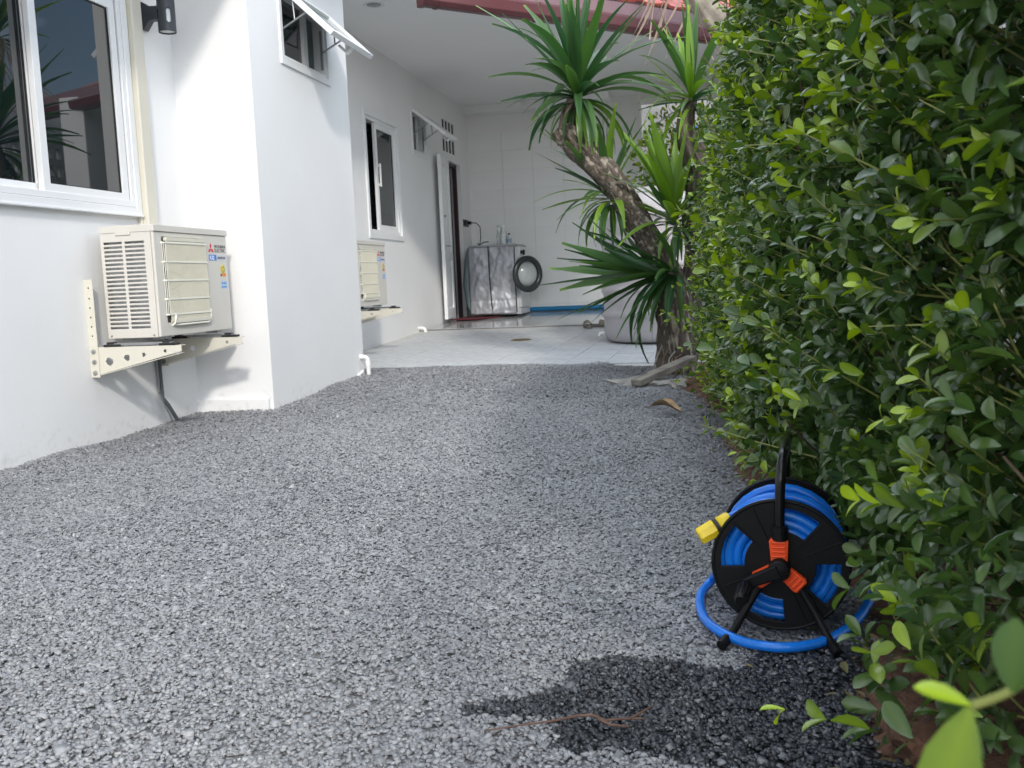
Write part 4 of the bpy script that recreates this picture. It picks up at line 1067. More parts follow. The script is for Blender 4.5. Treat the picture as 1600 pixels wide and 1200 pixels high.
def trunk_mesh(paths, lich):
    """one tapering tube per limb, with bark coordinates running along the limb"""
    V = []; F = []; BC = []; LI = []
    for pi, (pts, li) in enumerate(zip(paths, lich)):
        P = [Vector(p[:3]) for p in pts]; Rr = [p[3] for p in pts]
        # resample
        Q = []; Q_r = []
        for i in range(len(P)-1):
            p0 = P[max(i-1, 0)]; p1 = P[i]; p2 = P[i+1]; p3 = P[min(i+2, len(P)-1)]
            for s_ in range(6):
                t = s_/6
                Q.append(0.5*((2*p1) + (p2-p0)*t + (2*p0-5*p1+4*p2-p3)*t*t + (-p0+3*p1-3*p2+p3)*t**3)); Q_r.append(Rr[i]*(1-t)+Rr[i+1]*t)
        Q.append(P[-1]); Q_r.append(Rr[-1])
        n = 26; o = len(V); m = len(Q); u = None; Ls = 0
        for i in range(m):
            T = (Q[min(i+1, m-1)] - Q[max(i-1, 0)]).normalized()
            if u is None: u = T.cross(Vector((0, 1, 0.2))).normalized()
            u = (u - T*u.dot(T)).normalized(); v_ = T.cross(u)
            if i: Ls += (Q[i]-Q[i-1]).length
            for k in range(n):
                a = 2*PI*k/n
                rr = Q_r[i]*(1 + 0.10*math.sin(a*3 + Ls*7 + pi) + 0.06*math.sin(a*7 - Ls*15) + 0.05*math.sin(a*11 + Ls*33) + 0.05*math.sin(Ls*40+a))
                V.append(Q[i] + (u*math.cos(a) + v_*math.sin(a))*rr)
                BC.append((Q_r[i]*math.cos(a)*52 + pi*9, Q_r[i]*math.sin(a)*52, Ls*9 if li < 0.9 else Ls*(12 + 14*min(1, max(0, (i/m-0.35)*3))))); LI.append(li)
        for i in range(m-1):
            for k in range(n): F.append((o+i*n+k, o+i*n+(k+1) % n, o+(i+1)*n+(k+1) % n, o+(i+1)*n+k))
        c = len(V); V.append(Q[-1]); BC.append((0, 0, Ls*20)); LI.append(0.0)
        for k in range(n): F.append((o+(m-1)*n+k, o+(m-1)*n+(k+1) % n, c))
    me = bpy.data.meshes.new('trunk'); me.from_pydata([tuple(p) for p in V], [], F)
    me.polygons.foreach_set('use_smooth', [True]*len(F)); me.materials.append(M_bark)
    a = me.attributes.new('barkco', 'FLOAT_VECTOR', 'POINT'); a.data.foreach_set('vector', np.array(BC, np.float32).ravel())
    a = me.attributes.new('lichen', 'FLOAT', 'POINT'); a.data.foreach_set('value', LI)
    fixnormals(me)
    return me

tree = root('yucca_tree', (-0.23, 6.32, 0), 'forked tree with scarred leaning trunk and tufts of long sword leaves', 'tree')
TO = ORIG[tree.name]
tp1 = [(-0.19,6.32,-0.12,0.17),(-0.215,6.32,-0.03,0.145),(-0.235,6.32,0.10,0.130),(-0.241,6.31,0.22,0.122),(-0.261,6.30,0.394,0.113),(-0.284,6.30,0.601,0.096),(-0.380,6.29,0.831,0.084),(-0.517,6.27,1.083,0.081),(-0.655,6.25,1.294,0.082),(-0.795,6.23,1.445,0.083),(-0.895,6.22,1.560,0.080),(-0.940,6.21,1.615,0.072)]
tp2 = [(-0.20,6.36,0.10,0.10),(-0.190,6.42,0.345,0.100),(-0.150,6.45,0.552,0.085),(-0.109,6.45,0.759,0.078),(-0.113,6.45,0.966,0.081),(-0.100,6.45,1.171,0.066),(-0.080,6.45,1.313,0.088),(-0.125,6.45,1.439,0.078),(-0.165,6.45,1.562,0.062),(-0.150,6.45,1.671,0.052),(-0.127,6.45,1.76,0.040)]
tp3 = [(-0.895,6.22,1.50,0.060),(-0.900,6.23,1.60,0.052),(-0.882,6.24,1.695,0.047),(-0.858,6.25,1.773,0.040),(-0.835,6.25,1.83,0.032)]
for nm, pth, li in (('trunk', tp1, 1.0), ('limb', tp2, 0.35), ('stem', tp3, 0.1)):
    me = trunk_mesh([pth], [li])
    for vtx in me.vertices: vtx.co -= TO
    o = bpy.data.objects.new(nm, me); COL.objects.link(o); o.parent = tree
for (c, r_) in (((-0.47, 6.205, 1.15), 0.016), ((-0.59, 6.185, 1.27), 0.018), ((-0.30, 6.20, 0.33), 0.030), ((-0.42, 6.215, 0.95), 0.014)):
    obj('knot', MB().tube([Vector(c) + Vector((0.0, 0.05, -0.02)), Vector(c), Vector(c) + Vector((0.004, -0.012, 0.012))], [r_*1.3, r_, r_*0.4], 10), M_bark, tree)

NL = 0
def rosette(parent, c, axis, n, L0, L1, tones, a0=0.0, a1=110, pw=0.8, sun=None, seed=0, mesh=None, wscale=1.0, bias=None):
    global NL
    rd = random.Random(seed); axis = Vector(axis).normalized()
    ref = Vector((0, 0, 1)) if abs(axis.z) < 0.95 else Vector((1, 0, 0))
    e1 = axis.cross(ref).normalized(); e2 = axis.cross(e1)
    gold = 2.399963
    for i in range(n):
        t = (i + 0.5)/n
        th = R(a0 + (a1-a0)*t**pw) + rd.gauss(0, 0.13)
        ph = i*gold + rd.gauss(0, 0.30)
        dirv = axis*math.cos(th) + (e1*math.cos(ph) + e2*math.sin(ph))*math.sin(th)
        if bias is not None:
            dirv = (dirv + Vector(bias)*rd.uniform(0.4, 1.0)*math.sin(th)).normalized()
        ln = rd.uniform(L0, L1)*(1.10 - 0.66*t)*(0.85 if t < 0.06 else 1)
        # leaf frame: x along the leaf, z = upper side (towards the axis)
        x = dirv.normalized(); side = Vector((0, 0, 1)).cross(x)
        if side.length < 0.05: side = e1.copy()
        side.normalize(); zz = x.cross(side)
        upv = axis if t < 0.4 else Vector((0, 0, 1))
        s2 = upv.cross(x)
        if s2.length > 0.08: side = s2.normalized(); zz = x.cross(side).normalized()
        tn = tones(t, rd)
        dkk = 0 if th < 0.35 else (1 if th < 0.85 else (2 if th < 1.45 else 3))
        if mesh is None:
            me = YM[(tn, max(0, min(3, dkk + rd.choice((-1, 0, 0, 0, 1)))))][rd.randrange(2)]
        else: me = rd.choice(mesh)
        o = bpy.data.objects.new('leaf', me); COL.objects.link(o); o.parent = parent
        b0 = Vector(c) - axis*0.10*t + dirv*0.015
        ws = ln * wscale * rd.uniform(0.85, 1.15)
        Mm = Matrix((x*ln, side*ws, zz*ln)).transposed().to_4x4(); Mm.translation = b0 - TO
        o.matrix_local = Mm; NL += 1
tA = lambda t, rd: rd.choice(('dark', 'dark', 'mid')) if t < 0.7 else rd.choice(('mid', 'dark', 'lime'))
tB = lambda t, rd: rd.choice(('lime', 'lime', 'mid')) if t < 0.5 else rd.choice(('mid', 'lime', 'dark'))
tC = lambda t, rd: rd.choice(('mid', 'dark', 'lime'))
tD = lambda t, rd: rd.choice(('dark', 'dark', 'mid'))
rosette(tree, (-0.825, 6.25, 1.84), (0.03, -0.05, 1), 84, 0.62, 0.88, tA, 3, 122, 0.90, seed=1)
rosette(tree, (-0.120, 6.45, 1.80), (-0.02, -0.05, 1), 50, 0.46, 0.66, tB, 2, 122, 0.95, seed=2)
rosette(tree, (-0.24, 6.33, 1.02), (-0.10, -0.25, 1), 62, 0.50, 0.70, tB, 3, 110, 0.9, seed=3)
rosette(tree, (-0.31, 6.20, 0.66), (-0.80, -0.30, 0.15), 58, 0.52, 0.80, tD, 4, 86, 0.8, seed=4, bias=(-0.25, 0, -0.35), wscale=0.85)
rosette(tree, (-0.66, 6.36, 1.20), (-0.25, 0.1, 0.95), 52, 0.48, 0.66, tC, 5, 120, 0.9, seed=5, bias=(-0.25, 0, 0))

tr2 = root('leaning_tree', (0.9, 7.4, 0), 'smooth pale trunk leaning over the roof edge with dry hanging leaves', 'tree')
TO2 = ORIG[tr2.name]
pth = [(0.95,7.5,-0.1,0.13),(0.85,7.45,0.8,0.12),(0.68,7.35,1.6,0.11),(0.403,7.2,2.133,0.098),(0.187,7.2,2.328,0.092),(0.013,7.2,2.476,0.088),(-0.12,7.2,2.66,0.085),(-0.17,7.2,2.85,0.075)]
me = trunk_mesh([pth], [0.95])
for vtx in me.vertices: vtx.co -= TO2
me.materials.clear(); me.materials.append(mat('smooth_bark', (0.40, 0.35, 0.29), 0.85, var=0.45, scale=9, bump=0.5, bscale=30))
o = bpy.data.objects.new('trunk', me); COL.objects.link(o); o.parent = tr2
TO_keep = TO; TO = TO2
rosette(tr2, (-0.17, 7.2, 2.88), (0, 0, 1), 40, 0.5, 0.7, tC, 3, 100, 0.9, seed=6)
for q, (cx, cy, cz) in enumerate(((0.30, 7.1, 3.45), (0.75, 6.8, 3.8), (0.55, 7.6, 4.1), (1.1, 7.3, 3.5))):  # extra tufts and limbs out of view, added to shade the rear of the carport
    rosette(tr2, (cx, cy, cz), (0.2*q-0.3, 0.1, 1), 52, 0.6, 0.85, tC, 3, 125, 0.9, seed=20+q, wscale=1.25)
    obj('limb', MB().tube([(0.68, 7.35, 1.75), ((0.68+cx)/2, 7.3, (1.75+cz)/2+0.1), (cx, cy, cz)], [0.08, 0.055, 0.035], 10), M_wood, tr2)
rd = random.Random(5)
for i in range(16):      # dry leaves hanging down
    o = bpy.data.objects.new('dead_leaf', rd.choice(DEADM)); COL.objects.link(o); o.parent = tr2
    x = Vector((rd.uniform(-0.35, 0.25) - 0.10, rd.uniform(-0.3, 0.05), -1)).normalized(); side = x.cross(Vector((rd.uniform(-1, 1), 1, 0))).normalized(); zz = x.cross(side)
    ln = rd.uniform(0.32, 0.55)
    Mm = Matrix((x*ln, side*ln, zz*ln)).transposed().to_4x4(); Mm.translation = Vector((rd.uniform(-0.42, -0.02), 7.15, rd.uniform(2.62, 2.82))) - TO2
    o.matrix_local = Mm
TO = TO_keep

# debris at the tree's foot
def lump(name, loc, size, m, label, cat, seed, group=None):
    bm = bmesh.new(); bmesh.ops.create_icosphere(bm, subdivisions=3, radius=1)
    rd = random.Random(seed); ph = [rd.uniform(0, 6) for _ in range(6)]
    for v in bm.verts:
        p = v.co.copy()
        k = 1 + 0.22*math.sin(p.x*3+ph[0])*math.cos(p.y*4+ph[1]) + 0.13*math.sin(p.z*7+ph[2]+p.x*5) + 0.07*math.sin(p.y*13+ph[3]+p.z*9)
        v.co = Vector((p.x*size[0]*k, p.y*size[1]*k, p.z*size[2]*k))
    me = bpy.data.meshes.new(name); bm.to_mesh(me); bm.free(); me.materials.append(m)
    o = bpy.data.objects.new(name, me); COL.objects.link(o); o.location = loc
    if label: o['label'] = label; o['category'] = cat
    if group: o['group'] = group
    return o
lump('concrete_lump', (-0.42, 5.72, 0.00), (0.20, 0.15, 0.05), M_conc, 'flat broken pale concrete lump at the foot of the tree', 'rubble', 3)
lump('stone', (-0.205, 5.50, 0.015), (0.055, 0.05, 0.042), M_conc, 'rounded grey stone below the wood offcut', 'stone', 5)
lump('soil_clod', (-0.10, 5.56, 0.01), (0.10, 0.11, 0.055), M_soil, 'heap of red soil beside the hedge near the tree', 'soil heap', 8)
lump('soil_clod', (0.285, 1.33, -0.005), (0.075, 0.06, 0.05), M_soil, 'lump of red clay at the gravel edge in the front corner', 'soil heap', 9)
wp = MB(); a = Vector((-0.45, 5.52, 0.035)); b = Vector((-0.14, 5.92, 0.135)); dd = (b-a).normalized(); s_ = dd.cross(Vector((0, 0, 1))).normalized(); u_ = s_.cross(dd)
Mw = Matrix((dd, s_, u_)).transposed().to_4x4(); Mw.translation = a
wp.box((0, -0.04, -0.018), ((b-a).length, 0.04, 0.018), 0, Mw)
obj('wood_offcut', wp, M_wood, bevel=0.004, label='weathered grey wood offcut leaning on rubble at the tree foot', cat='wood')
rt = root('exposed_roots', (-0.33, 6.0, 0.05), 'thin dry roots hanging at the base of the forked tree', 'roots')
for k in range(5):
    x = -0.36 + 0.04*k
    obj('root', MB().tube([(x+0.03, 6.14, 0.20-0.02*k), (x, 6.02, 0.13), (x-0.03+0.01*k, 5.90, 0.03), (x-0.04, 5.85, -0.01)], [0.006, 0.005, 0.004, 0.003], 6), M_twig if k % 2 else M_wood, rt)
dl = root('dry_leaf', (-0.24, 4.48, 0.02), 'curled brown dry leaf lying on the gravel near the hedge', 'leaf')
V = []; F = []
for i in range(9):
    t = i/8; w_ = 0.040*math.sin(PI*min(1, t*1.02))**0.8 * (0.35 + t*0.9)
    for s2 in (-1, 0, 1): V.append((-0.085 + 0.19*t, s2*w_*0.8 + 0.01*math.sin(t*5), 0.008 + 0.030*abs(s2)*math.sin(t*3.0) + 0.016*math.sin(t*4)))
for i in range(8):
    for k in range(2): F.append((i*3+k, i*3+k+1, (i+1)*3+k+1, (i+1)*3+k))
obj('blade', MB().add(V, F, 0, True), M_dryleaf, dl, local=True); dl.rotation_euler = (0, 0, R(-30))
obj('stalk', MB().tube([(-0.085, 0, 0.012), (-0.11, 0.01, 0.006)], 0.002, 5), M_twig, dl, local=True)
tw = root('dry_root', (-0.2, 1.30, 0.01), 'thin reddish dry root lying across the wet gravel patch', 'twig')
obj('stem', MB().tube([(-0.335, 1.275, 0.010), (-0.28, 1.290, 0.015), (-0.24, 1.300, 0.018), (-0.205, 1.312, 0.022), (-0.185, 1.322, 0.02), (-0.165, 1.312, 0.017), (-0.145, 1.318, 0.018), (-0.11, 1.328, 0.016)], [0.0010, 0.0014, 0.0018, 0.0021, 0.0022, 0.0022, 0.002, 0.0013], 7), M_twig, tw)
obj('branchlet', MB().tube([(-0.175, 1.314, 0.018), (-0.155, 1.302, 0.016), (-0.13, 1.304, 0.014)], [0.0022, 0.002, 0.0014], 6), M_twig, tw)
obj('branchlet', MB().tube([(-0.13, 1.321, 0.018), (-0.115, 1.338, 0.02), (-0.10, 1.352, 0.024)], [0.002, 0.0016, 0.001], 6), M_twig, tw)

# ------------------------------------------------------------------ hose reel
RC = Vector((0.104, 1.70, 0.134)); AX = Vector((0.110, 0.990, 0.0)).normalized(); RT = Vector((AX.y, -AX.x, 0)); UPV = Vector((0, 0, 1))
RM = Matrix((RT, UPV, -AX)).transposed().to_4x4(); RM.translation = RC      # local x right, y up, z towards the camera
def rl(x, y, z=0.0): return RM @ Vector((x, y, z))
reel = root('hose_reel', (RC.x, RC.y + 0.09, 0.0), 'black drum hose reel with orange hub and tube handle on the gravel', 'hose reel')
FR = 0.1155
def flange(zoff, name):
    nt_, rs = 96, [0.016, 0.03, 0.05, 0.061, 0.102, 0.109, FR]
    V = []; F = []
    for r_ in rs:
        for k in range(nt_): V.append(rl(r_*math.cos(2*PI*k/nt_), r_*math.sin(2*PI*k/nt_), zoff + 0.0))
    for i in range(len(rs)-1):
        for k in range(nt_):
            a = (k + 0.5)*360/nt_
            w_ = (a - 20) % 90
            if rs[i] >= 0.060 and rs[i+1] <= 0.103 and 28 < w_ < 74: continue
            k2 = (k+1) % nt_; F.append((i*nt_+k, i*nt_+k2, (i+1)*nt_+k2, (i+1)*nt_+k))
    o = obj(name, MB().add(V, F), M_black, reel)
    m_ = o.modifiers.new('solidify', 'SOLIDIFY'); m_.thickness = 0.005; m_.offset = 0
    bv = o.modifiers.new('bevel', 'BEVEL'); bv.width = 0.0012; bv.segments = 2; bv.limit_method = 'ANGLE'
    # raised ribs and rim
    for an in (20, 110, 200, 290):
        for da in (4, 26):
            c, s_ = math.cos(R(an+da)), math.sin(R(an+da))
            obj('rib', MB().tube([rl(0.045*c, 0.045*s_, zoff+0.0028), rl((FR-0.006)*c, (FR-0.006)*s_, zoff+0.0028)], 0.0014, 6), M_black, reel)
    obj('rim', MB().tube([rl(FR*math.cos(2*PI*k/64), FR*math.sin(2*PI*k/64), zoff+0.001) for k in range(64)], 0.0036, 8, closed=True), M_black, reel)
ZF, ZB = 0.0, -0.185
flange(ZF, 'front_flange'); flange(ZB, 'rear_flange')
obj('drum', MB().tube([rl(0, 0, ZF), rl(0, 0, ZB)], 0.045, 28), M_black, reel)
# orange three-armed hub plate with ribs
hub = MB()
for an, L_, w_ in ((91, 0.052, 0.0165), (213, 0.050, 0.0150), (318, 0.050, 0.0150)):
    Mh = RM @ Matrix.Translation((0, 0, 0.008)) @ Matrix.Rotation(R(an), 4, 'Z')
    hub.prism([(0, -w_*0.8), (L_*0.9, -w_), (L_, -w_*0.8), (L_, w_*0.8), (L_*0.9, w_), (0, w_*0.8)], 0.014, Mh)
    for q in range(4): hub.box((0.020 + q*0.008, -w_*0.72, 0.014), (0.024 + q*0.008, w_*0.72, 0.0185), 0, Mh)
obj('hub', hub, M_orange, reel, bevel=0.0018)
obj('hub_cap', MB().lathe([(0, 0.040), (0.017, 0.040), (0.0185, 0.037), (0.019, 0.010)], RM, 28), M_black, reel)
cpr = MB()
for q in range(-3, 4): cpr.box((-math.sqrt(max(1e-6, 0.0155**2-(q*0.0042)**2)), q*0.0042-0.0008, 0.0395), (math.sqrt(max(1e-6, 0.0155**2-(q*0.0042)**2)), q*0.0042+0.0008, 0.0412), 0, RM @ Matrix.Rotation(R(25), 4, 'Z'))
obj('cap_ridge', cpr, M_black, reel)
# handle tube, arched over to the rear frame
hpts = [rl(0.001, 0.05, 0.016), rl(0.001, 0.10, 0.016), rl(0.003, 0.150, 0.016), rl(0.005, 0.175, 0.013), rl(0.007, 0.192, 0.0), rl(0.009, 0.198, -0.02), rl(0.009, 0.199, -0.10), rl(0.009, 0.198, -0.178), rl(0.007, 0.190, -0.196), rl(0.004, 0.17, -0.205), rl(0.0, 0.05, -0.207), rl(0, 0, -0.205)]
obj('handle', MB().tube(hpts, 0.0088, 16), M_blackg, reel)
col_ = MB().tube([rl(0.001, 0.050, 0.016), rl(0.001, 0.074, 0.016)], 0.0135, 18).tube([rl(0.001, 0.066, 0.016), rl(0.001, 0.071, 0.016)], 0.0152, 18)
obj('collar', col_, M_black, reel)
# crank and knob
Mk = RM @ Matrix.Translation((0, 0, 0.030)) @ Matrix.Rotation(R(204), 4, 'Z')
obj('crank', MB().prism([(0, -0.013), (0.062, -0.0095), (0.069, 0.0), (0.062, 0.0095), (0, 0.013)], 0.013, Mk), M_black, reel, bevel=0.003)
kc = Mk @ Vector((0.060, 0, 0.012)); kz = (RM.to_3x3() @ Vector((-0.10, -0.25, 1))).normalized()
obj('knob', MB().tube([kc, kc + kz*0.006, kc + kz*0.010, kc + kz*0.050, kc + kz*0.056], [0.008, 0.0085, 0.0125, 0.0118, 0.009], 14), M_black, reel)
kr = MB()
for q in range(12):
    a = 2*PI*q/12; e1 = kz.cross(UPV).normalized(); e2 = kz.cross(e1); off_ = (e1*math.cos(a) + e2*math.sin(a))*0.0122
    kr.tube([kc + kz*0.014 + off_, kc + kz*0.046 + off_*0.97], 0.0013, 5)
obj('knob_grip', kr, M_black, reel)
# legs with feet
for sx in (-1, 1):
    for zf in (0.014, -0.205):
        zo = 0.040 if zf > 0 else -0.045
        l1 = [rl(sx*0.030, -0.03, zf-zo*0.1), rl(sx*0.062, -0.085, zf), rl(sx*0.080, -0.116, zf + zo*0.45), rl(sx*0.088, -0.122, zf + zo*0.9)]
        lg = obj('leg', MB().tube(l1, [0.0065, 0.0068, 0.0074, 0.0080], 12), M_black, reel)
        obj('foot', MB().tube([l1[-1], l1[-1] + (l1[-1]-l1[-2]).normalized()*0.022], 0.0095, 12), M_black, reel)
obj('axle', MB().tube([rl(0, 0, 0.02), rl(0, 0, -0.21)], 0.01, 10), M_black, reel)

hs = root('garden_hose', (RC.x, RC.y + 0.09, 0.0), 'blue garden hose wound on the reel and looping over the gravel', 'hose')
for layer, rr in enumerate((0.058, 0.074, 0.089, 0.1035)):
    turns = (9, 9, 9, 6)[layer]
    pts = []
    for k in range(turns*28 + 1):
        th = 2*PI*k/28; t = k/(turns*28)
        zf = ZF - 0.014 - (abs(ZB)-0.028)*t
        wob = 0.0018*math.sin(th*2.3+layer) + (0.004*math.sin(th*0.5+1) if layer == 3 else 0)
        pts.append(rl((rr+wob)*math.cos(th), (rr+wob)*math.sin(th), zf + 0.004*math.sin(th*0.9)))
    obj('coil', MB().tube(pts, 0.0088, 10), M_hose, hs)
def spline(P, n=8):
    P = [Vector(p) for p in P]; Q = []
    for i in range(len(P)-1):
        p0 = P[max(i-1, 0)]; p1 = P[i]; p2 = P[i+1]; p3 = P[min(i+2, len(P)-1)]
        for s_ in range(n):
            t = s_/n; Q.append(0.5*((2*p1) + (p2-p0)*t + (2*p0-5*p1+4*p2-p3)*t*t + (-p0+3*p1-3*p2+p3)*t**3))
    Q.append(P[-1]); return Q
loop = [rl(-0.108, 0.02, -0.075), rl(-0.112, -0.03, -0.085), (-0.012, 1.93, 0.035), (-0.038, 1.87, 0.016), (-0.026, 1.74, 0.014), (0.026, 1.652, 0.014), (0.095, 1.622, 0.014), (0.164, 1.650, 0.014), (0.222, 1.720, 0.018), (0.262, 1.79, 0.035), (0.292, 1.86, 0.07), (0.312, 1.92, 0.115), (0.330, 2.0, 0.13), (0.40, 2.1, 0.10), (0.5, 2.2, 0.03)]
obj('trailing_length', MB().tube(spline(loop), 0.0088, 14), M_hose, hs)
# loose end with the yellow quick connector
ye = [rl(-0.055, 0.085, -0.05), rl(-0.085, 0.075, -0.03), rl(-0.106, 0.068, -0.012)]
obj('loose_end', MB().tube(spline(ye), 0.0088, 12), M_hose, hs)
c0 = Vector(rl(-0.086, 0.074, -0.020)); cdx = (Vector(rl(-0.160, 0.034, 0.012)) - c0).normalized()
cy = obj('connector', MB().tube([c0, c0+cdx*0.004, c0+cdx*0.022, c0+cdx*0.024], [0.0135, 0.0155, 0.0155, 0.013], 18).tube([c0+cdx*0.031, c0+cdx*0.033, c0+cdx*0.062, c0+cdx*0.065], [0.0145, 0.0172, 0.0165, 0.0145], 8, smooth=False), M_yellow, hs)
obj('connector_ring', MB().tube([c0+cdx*0.0245, c0+cdx*0.0305], 0.0150, 18), M_seal, hs)

# ------------------------------------------------------------------ hedge
def hface(y, z):
    x = 0.43 - 0.104*y + 0.12*np.maximum(0, z-0.7) + 0.10*sstep(2.2, 5.0, y)
    x = x + 0.075*noise2(y, z, 3.1, 0.9) + 0.045*noise2(y, z, 8.0, 2.4)
    x = x + 0.03*np.maximum(0, 0.25-z)/0.25*sstep(1.9, 2.6, y) - 0.05*np.maximum(0, 0.40-z)/0.40*(1-sstep(1.75, 2.3, y))
    x = x + 0.9*np.maximum(0, z-1.75)**2
    x = x + 1.1*np.maximum(0, y-5.0)**2 + 0.09*sstep(1.1, 1.6, z)*sstep(4.0, 5.0, y)
    return x
def proj_px(P):
    """photo-frame position of world points (used only to thin the foliage the frame cannot show)"""
    Mi = np.array(CAMI); q = P @ Mi[:3, :3].T + Mi[:3, 3]
    return 800 + 1500*q[:, 0]/-q[:, 2], 600 - 1500*q[:, 1]/-q[:, 2], -q[:, 2]

def zc_all(P): return proj_px(P)[2]

def shoots():
    out_ = []
    def region(n, y0, y1, z0, z1, dep, near):
        y = rng.uniform(y0, y1, n); z = z0 + (z1-z0)*rng.random(n)
        dpt = np.where(rng.random(n) < 0.62, rng.uniform(-0.02, 0.09, n), rng.uniform(0.05, dep, n))
        x = hface(y, z) + dpt
        keep = rng.random(n) < np.clip(0.45 + (z/0.35), 0.45, 1)
        P = np.stack([x, y, z], 1)
        u, v, zc = proj_px(P)
        inf = (zc > 0.1) & (u > -100) & (u < 1760) & (v > -260) & (v < 1420)
        keep &= inf | (rng.random(n) < 0.30)
        out_.append((P[keep], dpt[keep], inf[keep]))
    region(2450, 0.75, 2.3, 0.03, 2.05, 0.30, True)
    region(3100, 2.3, 4.0, 0.03, 2.05, 0.28, True)
    region(3700, 4.0, 5.75, 0.02, 2.05, 0.30, False)
    region(500, -1.0, 0.75, 0.05, 2.0, 0.25, False)
    P = np.concatenate([o[0] for o in out_]); d = np.concatenate([o[1] for o in out_]); inf = np.concatenate([o[2] for o in out_])
    # rounded top and the far end
    n = 1500
    y = rng.uniform(0.6, 5.6, n); s_ = rng.uniform(0, 0.8, n)
    T = np.stack([hface(y, 1.95+0*y) + s_, y, 2.02 + 0.05*noise2(y, s_, 6, .5) + rng.uniform(-0.08, 0.04, n)], 1)
    n2 = 800
    z2 = rng.uniform(0.05, 2.0, n2); s2 = rng.uniform(0, 0.8, n2)
    E_ = np.stack([hface(5.6+0*z2, z2) + s2, 5.72 + rng.uniform(-0.1, 0.05, n2), z2], 1)
    P = np.concatenate([P, T, E_]); d = np.concatenate([d, rng.uniform(0, 0.1, n+n2)]); inf = np.concatenate([inf, np.zeros(n+n2, bool)])
    return P, d, inf

# obovate leaf outlines: length fraction, half width
PROF5 = np.array([(0.0, 0.03), (0.22, 0.15), (0.48, 0.235), (0.72, 0.25), (0.90, 0.165), (1.0, 0.02)])
PROF3 = np.array([(0.0, 0.03), (0.5, 0.235), (0.85, 0.21), (1.0, 0.03)])
PROF2 = np.array([(0.0, 0.03), (0.60, 0.25), (1.0, 0.03)])
def leaf_template(prof):
    V = []; F = []
    for i, (t, h) in enumerate(prof):
        for s_ in (-1, 0, 1): V.append((t, s_*h, abs(s_)*h*0.30 - 0.18*t*t + (0.0 if s_ else 0.0)))
    for i in range(len(prof)-1):
        for k in range(2): F.append((i*3+k, i*3+k+1, (i+1)*3+k+1, (i+1)*3+k))
    return np.array(V), np.array(F)

